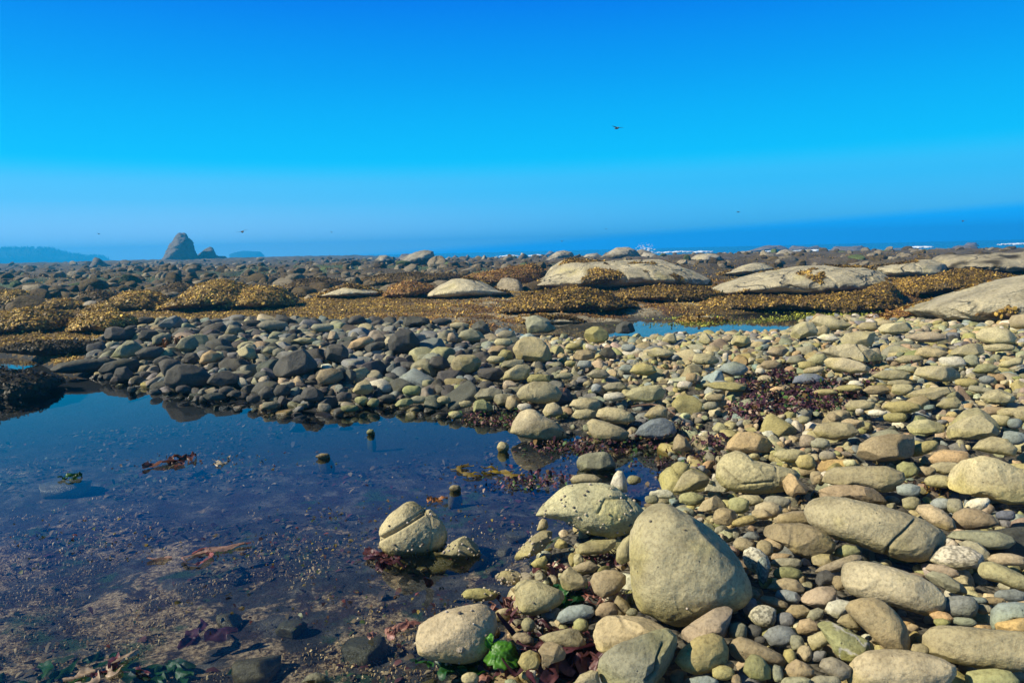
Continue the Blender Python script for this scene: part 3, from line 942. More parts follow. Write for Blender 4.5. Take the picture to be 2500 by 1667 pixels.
C g k;;985,1130 1030,1080 1110,1065 1180,1085 1190,1130 1110,1150 1020,1160
C v k;;975,1215 985,1160 1050,1145 1115,1190 1120,1225 1040,1245 990,1235
C t k;;1195,1200 1215,1130 1260,1115 1310,1150 1300,1200 1240,1225
C t r;;788,1152 45,28 0
C t r;;935,1178 48,22 0
C g k;;1180,1150 65,40 0
C t r;;1450,1230 1480,1180 1530,1165 1580,1200 1595,1245 1530,1270 1470,1265
C w r;;1328,1200 48,28 0
C t r;;1630,1190 1660,1150 1750,1135 1830,1155 1850,1200 1800,1240 1700,1220
C t r;;1730,1250 82,38 0
C t r;;1810,1260 1830,1215 1890,1198 1980,1210 2050,1240 2075,1290 2020,1315 1900,1300
C t f;broad flat tan boulder right of the weed-spotted one@the broad flat mid-bank boulder;2005,1120 2060,1070 2150,1055 2240,1050 2280,1090 2265,1140 2170,1170 2060,1160
C w r;;1940,1130 72,32 0
C u r;;1815,1070 36,30 0
C g r;;1840,1070 1900,1035 1980,1030 2025,1065 1980,1090 1880,1095
C t r;;2135,1260 2180,1210 2240,1180 2300,1210 2290,1270 2190,1290
C b k;;1655,860 1680,820 1750,808 1820,825 1810,870 1740,885 1680,880
C d r;;1830,840 1860,800 1910,795 1950,840 1950,880 1880,870
C y r;;2040,960 2070,915 2130,900 2200,920 2225,960 2160,990 2080,980
C g r;;1745,985 1790,950 1870,945 1910,985 1870,1010 1790,1005
C t f;;2150,820 2220,795 2300,810 2340,840 2300,865 2180,860
C t k;;2260,740 2290,705 2352,700 2370,770 2280,770
C u r;;1735,910 50,28 0
C g r;;1605,990 55,25 0
C w r;;1780,800 42,20 25
C u r;;2030,800 50,28 0
C u r;;2025,940 50,25 0
C y r;;1640,905 38,22 0
C y r;;1660,790 55,25 0
C v r;;230,1155 45,30 0
C v r;;310,1170 40,30 0
C v k;;520,1170 65,28 -10
C g r;;620,1150 65,28 0
C v r;;150,1210 60,25 0
C v r;;860,1250 45,22 0
C d r;;410,1140 55,28 0
C d r;;110,1130 50,35 0
C d k;;-10,870 0,790 60,775 130,810 145,850 80,900 0,890
C d k;;155,985 38,42 0
C d k;;60,980 65,50 0
C d r;wet dark round stone mirrored in the pool, nearest to open water@the wet mirrored stone;-365,1095 -340,1050 -290,1045 -250,1070 -255,1110 -300,1135 -350,1125
C v r;small wet snail-covered stone alone in the open pool;290,1370 28,22 0
D T k;rounded boulder at the far puddle's right end, left of its neighbour@the puddle-end boulder;775,710 800,650 860,622 920,630 955,680 940,720 860,730 790,750
D T r;tan boulder sloping right, behind the puddle-end boulder@the sloping boulder;925,620 960,585 1040,580 1100,610 1180,640 1150,670 1060,685 980,670
D t r;;990,685 45,40 0
D w r;pale bluish-white oval stone below the puddle-end boulder;955,730 1000,705 1060,710 1100,740 1060,762 1000,755
D t k;;1120,740 1160,700 1250,690 1340,685 1335,760 1290,795 1200,790 1130,770
D T k;big cracked tan boulder in the middle of the right-hand bank@the big cracked bank boulder;1000,830 1060,790 1150,770 1250,780 1340,830 1390,860 1380,890 1300,910 1180,870 1060,870
D T f;flat tan slab just below the big cracked bank boulder@the flat bank slab;1010,890 1040,865 1140,865 1240,895 1300,935 1280,965 1180,975 1080,955 1030,930
D T k;;1370,680 1400,640 1500,630 1580,625 1600,660 1550,700 1450,710 1380,700
D t r;;1420,635 55,25 0
D t k;;1300,655 65,30 0
D T r;smooth boulder at the right edge in front of the big bare outcrop@the far right-edge boulder;2265,610 2280,580 2352,572 2400,580 2400,660 2310,675 2270,660
D T r;;2045,710 2080,670 2160,655 2240,680 2280,730 2260,770 2160,790 2090,770 2050,740
D p f;flat reddish slab in the right-hand bank below the bare outcrop@the reddish bank slab;1560,730 1620,700 1720,690 1810,710 1830,740 1740,765 1640,760
D t k;;1850,840 1900,800 1980,770 2060,770 2070,830 2010,870 1920,860
D t k;;1615,840 1650,800 1730,790 1800,820 1840,850 1780,870 1690,870
D t r;;1480,880 1540,850 1640,850 1665,880 1600,905 1520,905
D w r;;1865,897 80,40 0
D g r;;1995,890 50,42 0
D t r;;2185,800 95,28 0
D t r;;2265,900 75,30 -15
D t r;;2010,960 2050,910 2120,905 2170,930 2130,970 2050,975
D t k;broad cracked boulder in the right-hand bank, above the seaweed heap's right end@the broad bank boulder;1625,980 1650,930 1740,920 1850,930 1935,980 1910,1020 1800,1030 1690,1010
D t f;;1330,990 1400,950 1500,945 1570,970 1560,1010 1470,1025 1380,1015
D g r;;1480,940 1540,915 1620,930 1610,970 1560,965
D u r;smooth teal-grey boulder left of the seaweed heap@the teal-grey boulder;290,945 330,905 400,890 460,910 488,945 450,985 370,995 310,970
D l r;blue-grey stone at the top of the purple seaweed heap@the blue stone in the seaweed heap;790,1040 810,995 870,972 950,975 995,1010 980,1040 900,1050
D o r;orange pebble lying in the purple seaweed heap;688,1088 52,28 0
D t k;;110,890 130,840 210,838 290,865 300,900 230,915 140,910
D b r;;565,920 600,885 670,880 710,910 690,940 620,950
D T k;;360,760 400,715 480,720 510,760 450,790 390,785
D t k;;150,760 180,695 215,700 255,770 200,780
D p k;;615,830 660,790 730,785 760,820 720,860 660,865
D g k;;745,900 770,860 830,850 870,880 850,910 780,915
D t r;;890,890 940,840 1000,840 1025,880 990,915 920,920
D y r;;885,920 60,30 0
D t r;;930,950 70,25 -10
D w r;;570,960 30,25 0
D w r;;335,865 20,35 0
D w r;;140,830 30,22 0
D p r;;350,740 40,25 0
D t r;;1145,1190 1180,1155 1270,1150 1340,1170 1330,1210 1240,1235 1170,1225
D y r;;1410,1200 1440,1165 1540,1155 1630,1180 1650,1215 1590,1240 1480,1250
D t r;;1760,1190 1820,1140 1890,1130 1920,1170 1900,1210 1820,1215
D T k;;2070,1140 2110,1090 2180,1075 2250,1100 2280,1150 2200,1185 2110,1175
D t k;;1560,1130 1620,1090 1720,1065 1850,1065 1870,1090 1800,1120 1750,1160 1640,1140
D b r;;1270,1085 1310,1055 1400,1050 1445,1085 1390,1115 1310,1115
D y r;;1060,1085 1110,1055 1200,1045 1260,1070 1200,1100 1110,1105
D y r;;1010,1100 75,22 0
D w r;;1210,1045 50,25 0
D t r;;1530,1080 70,38 0
D t r;;1510,1040 75,25 0
D y r;;1960,1035 70,30 0
D s r;;2100,1015 45,28 0
D g r;;2070,1085 80,25 10
D y f;;190,1050 260,1030 380,1030 470,1060 460,1090 380,1095 250,1075
D b r;;270,1135 65,25 0
D g r;;235,1190 48,28 0
D t k;;600,1015 45,30 0
D o r;;105,1000 40,35 0
D w r;;60,1050 50,28 0
D t k;big split boulder in the right-hand bank above the big right-edge boulder@the split right-hand boulder;1910,1270 1960,1220 2040,1200 2100,1240 2140,1300 2170,1360 2060,1380 1940,1370 1850,1340
D t k;;1570,1330 1620,1290 1700,1280 1780,1310 1800,1370 1680,1384 1590,1370
D b k;;1105,1300 1170,1275 1260,1290 1270,1330 1200,1345 1130,1330
D t r;;2185,1290 62,42 0
D u r;;2290,1310 45,35 0
D t r;;2250,1235 70,35 0
D b r;;2150,1225 75,30 0
D t r;;2280,1230 2320,1195 2400,1190 2400,1300 2310,1300
D y r;;1480,1270 75,35 0
D w r;;1360,1240 60,25 0
D t r;;870,1285 38,28 0
D w r;;1240,1230 28,22 0
E d r;broad dark dome-shaped boulder at the waterline of the shaded pile@the dark dome at the waterline;1120,1090 1140,1010 1200,965 1290,965 1370,1000 1440,1060 1400,1110 1280,1130 1170,1130
E d k;big dark angular boulder in the middle of the left pile@the dark angular boulder;1820,1030 1890,930 1980,880 2070,850 2120,860 2160,920 2130,1000 2040,1040 1940,1050 1850,1050
E g k;pyramid-shaped boulder at the left end of the dark pile@the left pyramid boulder;760,920 800,860 860,805 930,805 985,860 950,900 860,930
E d f;long low dark slab at the leftmost tip of the pile, in water@the leftmost low slab;372,1000 420,960 550,935 700,925 780,930 740,970 650,1010 500,1030 400,1025
E d r;;680,1010 720,960 830,925 910,930 950,980 920,1020 800,1030 700,1035
E d k;;770,1050 790,990 850,980 890,1020 890,1070 810,1080
E d r;;920,890 980,850 1080,845 1110,880 1060,930 950,930
E g k;;1190,850 1230,790 1300,770 1340,820 1310,870 1240,890
E o r;bright orange-tan rounded stone in the dark left pile@the orange stone in the dark pile;1350,960 1370,900 1420,870 1480,890 1500,920 1460,950 1390,965
E d k;;1400,1090 1440,1030 1530,1010 1610,1040 1600,1090 1500,1120
E s k;shiny blue-grey stone at the top left of the far pile@the shiny blue-grey stone;1070,710 1120,660 1180,635 1220,660 1230,710 1160,725
E d k;;712,790 730,720 790,710 870,730 940,760 930,800 820,810 730,805
E d k;;935,790 960,735 1040,730 1075,760 1040,800 960,805
E g r;;1090,795 62,38 -15
E d r;;990,670 55,25 0
E d r;;1705,690 65,25 0
E g r;;1840,705 95,35 0
E d k;;1860,670 1870,630 1930,635 2000,680 1950,705 1880,690
E g k;;1520,760 1550,700 1610,705 1650,750 1590,770
E g r;;1540,790 60,28 0
E t k;;1605,880 1660,845 1720,860 1730,920 1690,940 1620,910
E g r;;1835,870 55,28 0
E g r;;1890,890 45,35 0
E t f;;1970,810 2030,785 2130,790 2140,820 2050,830
E g r;;2180,720 75,30 0
E p k;;2210,800 2230,740 2270,745 2300,800 2250,815
E d r;;2190,880 2230,830 2310,830 2352,870 2352,930 2260,950 2200,920
E d k;;1235,950 1260,890 1320,885 1350,930 1310,965
E d r;;1150,990 70,60 0
E d r;;1100,950 60,40 0
E d r;;1050,1155 42,24 0
E d r;;890,1140 28,26 0
E d r;;930,1075 45,32 0
E d r;;740,1050 38,25 0
E d r;;985,1035 38,22 0
E d r;;1240,1135 48,28 0
E d f;;1450,1185 70,28 0
E d r;;1530,1145 48,28 0
E d r;;1590,1165 38,25 0
E d r;;1710,1200 45,30 0
E d r;;1810,1165 60,45 0
E g r;;1830,1245 60,30 0
E b r;;2135,1060 2160,1005 2240,990 2310,1010 2320,1060 2260,1100 2160,1100
E d k;;2030,1190 2050,1130 2110,1115 2180,1150 2200,1200 2130,1220 2060,1215
G t r;;2095,118 30,18 0
G b r;;1485,308 32,14 0
G t r;;2090,455 28,16 0
G t r;;2310,268 28,26 0
G g r;;1440,1335 1380,1349 1410,1315 1450,1300 1500,1315 1530,1349 1450,1360
'''
CRACKS = {0: ([('A', 80, 485), ('A', 180, 430), ('A', 300, 357), ('A', 405, 290)], 5.0, .030),
          'the long cracked boulder': ([('B', 1570, 355), ('B', 1500, 430), ('B', 1430, 490), ('B', 1380, 550), ('B', 1360, 600)], 4.0, .016),
          'the grey-green front slab': ([('A', 2120, 1230), ('A', 2080, 1330), ('A', 2060, 1440), ('A', 1990, 1500)], 4.0, .014),
          'the broad snail-dotted boulder': ([('A', 1650, 300), ('A', 1700, 200), ('A', 1850, 190), ('A', 1900, 260)], 3.5, .010),
          'the big cracked bank boulder': ([('D', 1230, 780), ('D', 1270, 830), ('D', 1300, 880)], 3.0, .02),
          'the saddle-shaped boulder': ([('F', 970, 270), ('F', 1050, 345), ('F', 1200, 330)], 3.0, .01)}
# ------------------------------------------------------------------ build the stones that can be picked out one by one
stones = []
for ln in STONES.strip().splitlines():
    a, lab, pts = ln.split(';')
    c, cc_, st = a.split()
    lab, _, anc = lab.partition('@')
    tk = pts.split()
    if len(tk) == 3 and ',' not in tk[2]:
        cx, cy = map(float, tk[0].split(','))
        rx, ry = map(float, tk[1].split(','))
        ro = math.radians(float(tk[2]))
        sd = np.random.default_rng(len(stones))
        jit = 1 + .07 * sd.normal(0, 1, 14)
        pl = []
        for k in range(14):
            a_ = k * 2 * math.pi / 14
            ex = 2 / 2.3
            x = rx * jit[k] * math.copysign(abs(math.cos(a_)) ** ex, math.cos(a_))
            y = ry * jit[k] * math.copysign(abs(math.sin(a_)) ** ex, math.sin(a_))
            pl.append(fr(c, cx + x * math.cos(ro) - y * math.sin(ro), cy + x * math.sin(ro) + y * math.cos(ro)))
    else:
        pl = frpts(c, pts)
    stones.append(dict(col=cc_, st=st, lab=lab, anc=anc, poly=np.array(pl)))

occl = []          # (footprint centre, radius, top) of stones already placed
mask = np.zeros((417, 625), np.float32)     # nearest named stone over the picture plane (distance), only to keep fillers from hiding them
yy_, xx_ = np.mgrid[0:417, 0:625]
tri_total = 0
GREENISH = np.array([1.03, 1.03, .62])
for i, s in enumerate(stones):
    P = s['poly']
    wpx = np.ptp(P[:, 0]); hpx = np.ptp(P[:, 1])
    lod = 6 if wpx > 150 else 5 if wpx > 55 else 4
    key = s['anc'] if s['anc'] in CRACKS else (0 if i == 0 else None)
    if key in CRACKS and key is not None:
        lod = 7 if wpx > 120 else 6
    W, Fc, ctr, size, hs = outline_rock(P, style=s['st'], lod=lod, seed=100 + i, rough=1.0 if s['st'] != 'k' else .9, zoff=.09, zmin=0.0)
    base = np.array(COL[s['col']]) * (1 + .08 * RNG.normal())
    base = base * (1 + .022 * RNG.normal(0, 1, 3))
    n = fbm((W - ctr) / size * 1.1 + i, 3)
    Cc = base[None] * (1 + .16 * n[:, None])
    low = sstep(.15, -.7, (W[:, 2] - ctr[2]) / max(hs[1], .01) + .5 * n)
    if s['col'] in 'tTwygv':
        Cc = Cc * (1 + (GREENISH - 1) * (.55 * low)[:, None])
    if s['anc'] == 'the white-veined green stone':
        v_ = np.abs(np.sin((W @ np.array([7.0, 3.0, 9.0])) * 4 + 3 * n))
        Cc = lerp(Cc, np.tile([.5, .47, .42], (len(W), 1)), sstep(.25, .08, v_) * .8)
    if 'speckled' in s['lab'] or 'streaked' in s['lab']:
        sp = fbm((W - ctr) * 130 + i, 2)
        Cc = Cc * (1 - .55 * sstep(.08, .25, sp))[:, None]
    mat = MAT['boulder'] if wpx > 110 else MAT['stone']
    if key in CRACKS and key is not None:
        pts_, wd, dp_ = CRACKS[key]
        W, g = groove(W, [fr(*q_) for q_ in pts_], dp_, wd)
        Cc = Cc * (1 - .35 * g)[:, None]
    if i == 0:
        # notch where a piece has broken away above the crack
        u_, v_, _ = project(W)
        a0 = np.array(fr('A', 300, 357)); a1 = np.array(fr('A', 405, 288))
        above = (u_ - a0[0]) * (a1[1] - a0[1]) - (v_ - a0[1]) * (a1[0] - a0[0])
        k_ = sstep(0, 120, above) * sstep(fr('A', 240, 0)[0], fr('A', 330, 0)[0], u_)
        W = W - (k_ * .022)[:, None] * np.array([-fwd[0], -fwd[1], .4])
    base_z = W[:, 2].min()
    off = np.array([ctr[0], ctr[1], base_z])
    s.update(W=W, off=off, lod=lod, size=size, hs=hs, ctr=ctr, width=2 * max(hs[0], hs[1]), dist=float(np.dot(ctr - CAM, fwd)))
    nm = 'boulder' if s['width'] > .27 else 'cobble'
    me = mk_mesh(nm, W - off, Fc, mat, Cc)
    tri_total += len(Fc)
    o = link(nm, me)
    o.location = off
    s['obj'] = o
    s['name'] = nm
    uv = P / 4.0
    x0, x1, y0, y1 = int(max(0, uv[:, 0].min())), int(min(625, uv[:, 0].max() + 2)), int(max(0, uv[:, 1].min())), int(min(417, uv[:, 1].max() + 2))
    if x1 > x0 and y1 > y0:
        sub = in_poly(xx_[y0:y1, x0:x1] + .5, yy_[y0:y1, x0:x1] + .5, [tuple(q_) for q_ in uv])
        mask[y0:y1, x0:x1] = np.where(sub, np.maximum(mask[y0:y1, x0:x1], s['dist']), mask[y0:y1, x0:x1])

# ------------------------------------------------------------------ cobbles filling the bank
GX0, GY0, GS = -10.0, 1.4, .02
GNX, GNY = 1230, 900
hgx = GX0 + (np.arange(GNX) + .5) * GS
hgy = GY0 + (np.arange(GNY) + .5) * GS
HX, HY = np.meshgrid(hgx, hgy)
# coarse sampling of the ground, then interpolation
cx_, cy_ = hgx[::5], hgy[::5]
CZ = gz(*np.meshgrid(cx_, cy_))
ix = np.clip((np.arange(GNX)) / 5.0, 0, len(cx_) - 1.001); iy = np.clip(np.arange(GNY) / 5.0, 0, len(cy_) - 1.001)
fx_, fy_ = ix - np.floor(ix), iy - np.floor(iy)
i0, j0 = np.floor(ix).astype(int), np.floor(iy).astype(int)
HG = (CZ[j0][:, i0] * (1 - fy_)[:, None] + CZ[j0 + 1][:, i0] * fy_[:, None]) * (1 - fx_)[None] + (CZ[j0][:, i0 + 1] * (1 - fy_)[:, None] + CZ[j0 + 1][:, i0 + 1] * fy_[:, None]) * fx_[None]
HM = HG.copy()
SOLID = np.zeros(HM.shape, bool)
HM2 = HG.copy()
SOLID2 = np.zeros(HM.shape, bool)
for s in stones:
    W = s['W']
    sub = W[W[:, 2] > s['ctr'][2] - .6 * (s['ctr'][2] - s['off'][2])]
    a = ((sub[:, 0] - GX0) / GS).astype(int); b_ = ((sub[:, 1] - GY0) / GS).astype(int)
    ok = (a >= 0) & (a < GNX) & (b_ >= 0) & (b_ < GNY)
    np.maximum.at(HM, (b_[ok], a[ok]), sub[ok, 2])
    SOLID[b_[ok], a[ok]] = True
    a = ((W[:, 0] - GX0) / GS).astype(int); b_ = ((W[:, 1] - GY0) / GS).astype(int)
    ok = (a >= 0) & (a < GNX) & (b_ >= 0) & (b_ < GNY)
    a, b_, zw = a[ok], b_[ok], W[ok, 2]
    lowv = zw < HG[b_, a] + .06
    SOLID2[b_[lowv], a[lowv]] = True

NV = 26
var = {3: [], 4: []}
for k in range(NV):
    rng = np.random.default_rng(900 + k)
    for lod in (3, 4):
        rng = np.random.default_rng(900 + k)
        n, Fc = ico(lod)
        ex = rng.uniform(.72, .98)
        v = np.sign(n) * np.abs(n) ** ex
        v = v * np.array([1.0, rng.uniform(.55, .95), rng.uniform(.36, .8)])
        o = rng.uniform(0, 50, 3)
        v = v * (1 + .16 * fbm(n * 1.2 + o, 2) + .05 * fbm(n * 3.5 + o, 2))[:, None]
        for _ in range(4 if k % 3 == 0 else 12):
            d = rng.normal(0, 1, 3); d /= np.linalg.norm(d)
            pr = v @ d
            off = pr.max() * rng.uniform(.54, .9)
            v = v - np.maximum(pr - off, 0)[:, None] * d * .96
        v = v * (1 + .03 * fbm(n * 5 + o, 2))[:, None]
        var[lod].append(v)

POOLA = POOL; BEACHA = BEACH
filler = []
def add_fill(n_try, rlo, rhi, med, maxfrac, rng, relax=1.6, small=False):
    HMx, SOx = (HM2, SOLID2) if small else (HM, SOLID)
    xs = rng.uniform(GX0 + .3, GX0 + GNX * GS - .3, n_try); ys = rng.uniform(GY0 + .2, GY0 + GNY * GS - .3, n_try)
    ok = sdist(xs, ys, BEACHA) < .12
    # beyond the right edge of the view keep only a margin
    ok &= xs < .80 * ys + 1.6
    xs, ys = xs[ok], ys[ok]
    rr = np.clip(med * np.exp(.5 * rng.normal(0, 1, len(xs))), rlo, rhi)
    rr = np.sort(rr)[::-1]
    for x, y, r in zip(xs, ys, rr):
        D = math.hypot(x, y)
        if r < .0052 * D:
            r = .0052 * D * rng.uniform(1, 1.5)
        if x < .5 and y > 7:
            r *= 1.5
        if small and D > 5.5 and rng.random() < .55:
            continue
        a0, a1 = int((x - r - GX0) / GS), int((x + r - GX0) / GS) + 1
        b0, b1 = int((y - r - GY0) / GS), int((y + r - GY0) / GS) + 1
        if a0 < 0 or b0 < 0 or a1 > GNX or b1 > GNY:
            continue
        win = HMx[b0:b1, a0:a1]
        disc = (HX[b0:b1, a0:a1] - x) ** 2 + (HY[b0:b1, a0:a1] - y) ** 2 < r * r
        if not disc.any():
            continue
        if (SOx[b0:b1, a0:a1] & disc).sum() > maxfrac * disc.sum():
            continue
        hv = win[disc]
        gl = HG[b0:b1, a0:a1][disc]
        if hv.max() - hv.min() > relax * r:
            continue
        if np.median(hv - gl) > .07:
            continue
        zc = np.percentile(hv, 50) + r * .14
        u, v, zz = project(np.array([x, y, zc + .4 * r]))
        mu, mv = int(u / 4), int(v / 4)
        pr = r * F / zz
        bad = False
        for du, dv in (((0, 0), (0, -.3)) if small else ((0, 0), (-.6, 0), (.6, 0), (0, -.6))):
            mu, mv = int((u + du * pr) / 4), int((v + dv * pr) / 4)
            if 0 <= mu < 625 and 0 <= mv < 417 and mask[mv, mu] > zz + .02:
                bad = True
                break
        if bad:
            continue
        filler.append((x, y, zc, r))
        q2 = np.clip(1 - ((HX[b0:b1, a0:a1] - x) ** 2 + (HY[b0:b1, a0:a1] - y) ** 2) / (r * r), 0, 1) ** .5
        top = zc + r * .55 * q2
        HMx[b0:b1, a0:a1] = np.where(disc, np.maximum(win, top), win)
        if not small:
            HM2[b0:b1, a0:a1] = np.where(disc, np.maximum(HM2[b0:b1, a0:a1], top), HM2[b0:b1, a0:a1])
        if r > .06:
            SOLID[b0:b1, a0:a1] |= (q2 > .6)

rngf = np.random.default_rng(5)
add_fill(9000, .07, .16, .095, .22, rngf)
add_fill(16000, .045, .10, .064, .32, rngf)
add_fill(32000, .025, .06, .042, .5, rngf, 2.2, True)
add_fill(34000, .018, .04, .028, .8, rngf, 3.0, True)
print('filler stones', len(filler))
CK = 'ttttttTTTyyygggggbbbvuusspwwod'
fw = []
for (x, y, z, r) in filler:
    zz = project(np.array([x, y, z]))[2]
    fw.append(2 * r * F / zz)
order = np.argsort(fw)[::-1]
n_ind = 300 - len(stones)
def rand_col(rng, x, y):
    c = CK[rng.integers(len(CK))]
    if x < .9 - (y - 8) * .18 and y > 6 and rng.random() < .85:
        c = 'dgds'[rng.integers(4)]  # left-bank fillers recoloured dark to carry the unlit look of the pile
    return c
Vs, Fs, Cs, nb = [], [], [], 0
rng = np.random.default_rng(77)
picked = 0
for oi in order:
    x, y, z, r = filler[oi]
    u, v, zz = project(np.array([x, y, z]))
    k = rng.integers(NV)
    ck = rand_col(rng, x, y)
    cb = np.array(COL[ck]) * (1 + .12 * rng.normal()) * (1 + .05 * rng.normal(0, 1, 3))
    R = rot_rand(rng, 1.0)
    px = 2 * r * F / zz
    if picked < n_ind and 0 < u < 2500 and 640 < v < 1667:
        picked += 1
        vv = var[4][k] @ R.T * r * 1.08
        W = vv + np.array([x, y, z])
        Cc = np.tile(cb, (len(W), 1)) * (1 + .15 * fbm(W * 9, 2))[:, None]
        bz = W[:, 2].min()
        off = np.array([x, y, bz])
        nm = 'boulder' if r > .135 else 'cobble'
        o = link(nm, mk_mesh(nm, W - off, ico(4)[1], MAT['stone'], Cc))
        o.location = off
        tri_total += 1280
        ext = vv.max(0) - vv.min(0)
        stones.append(dict(col=ck, st='k' if k % 2 == 0 else 'r', lab='', anc='', poly=np.array([[u - px / 2, v - px / 3], [u + px / 2, v + px / 3]]), ctr=np.array([x, y, z]), size=r, hs=(r, r * .7, r),
                           width=2 * r, dist=zz, obj=o, name=nm, W=W))
    else:
        lod = 4 if px > 62 else 3
        vv = var[lod][k] @ R.T * r * 1.08 + np.array([x, y, z])
        Vs.append(vv); Fs.append(ico(lod)[1] + nb); Cs.append(np.tile(cb, (len(vv), 1)))
        nb += len(vv)
if Vs:
    tri_total += sum(len(f) for f in Fs)
    link('cobbles', mk_mesh('cobbles', np.concatenate(Vs), np.concatenate(Fs), MAT['stone'], np.concatenate(Cs)), label='mass of small mixed tan and grey cobbles filling the bank between larger stones',
         cat='cobbles', kind='stuff')
print('stone triangles', tri_total, 'things', len(stones))

# ------------------------------------------------------------------ labels that tell the stones apart
anchors = [s for s in stones if s['anc']]
def cen(s):
    return s['poly'].mean(0)
auto = {}
for s in stones:
    if s['lab']:
        continue
    c = cen(s)
    scale = 1.0
    best = min(anchors, key=lambda a: math.hypot(*(cen(a) - c)) )
    d = c - cen(best)
    if abs(d[0]) > abs(d[1]) * 1.2:
        rel = 'left of' if d[0] < 0 else 'right of'
    else:
        rel = 'behind' if d[1] < 0 else 'in front of'
    asp = max(s['hs'][0], s['hs'][1]) / max(1e-3, min(s['hs'][0], s['hs'][1]))
    if s['st'] == 'k':
        sh = 'angular' if asp < 1.6 else 'wedge-like'
    elif s['st'] == 'f':
        sh = 'flat'
    else:
        sh = 'round' if asp < 1.3 else 'oval' if asp < 2.0 else 'long'
    sz = 'tiny' if s['width'] < .09 else 'small' if s['width'] < .14 else '' if s['width'] < .2 else 'large'
    noun = s['name']
    if s['name'] == 'boulder':
        sz = '' if s['width'] < .4 else 'large'
    txt = ' '.join(w_ for w_ in (sz, CW[s['col']], sh, noun, rel, best['anc']) if w_)
    auto.setdefault(txt, []).append((math.hypot(*d), s))
ORD = ['closest', 'second closest', 'third closest', 'fourth closest', 'fifth closest', 'sixth closest', 'seventh closest', 'eighth closest', 'ninth closest']
for txt, lst in auto.items():
    lst.sort(key=lambda q_: q_[0])
    for k, (_, s) in enumerate(lst):
        s['lab'] = txt if len(lst) == 1 else txt + ', ' + ORD[min(k, 8)] + ' to it'
for s in stones:
    s['obj']['label'] = s['lab']
    s['obj']['category'] = s['name']
    s['obj']['group'] = 'boulders of the stony bank and pool' if s['name'] == 'boulder' else 'cobbles of the stony bank and pool'
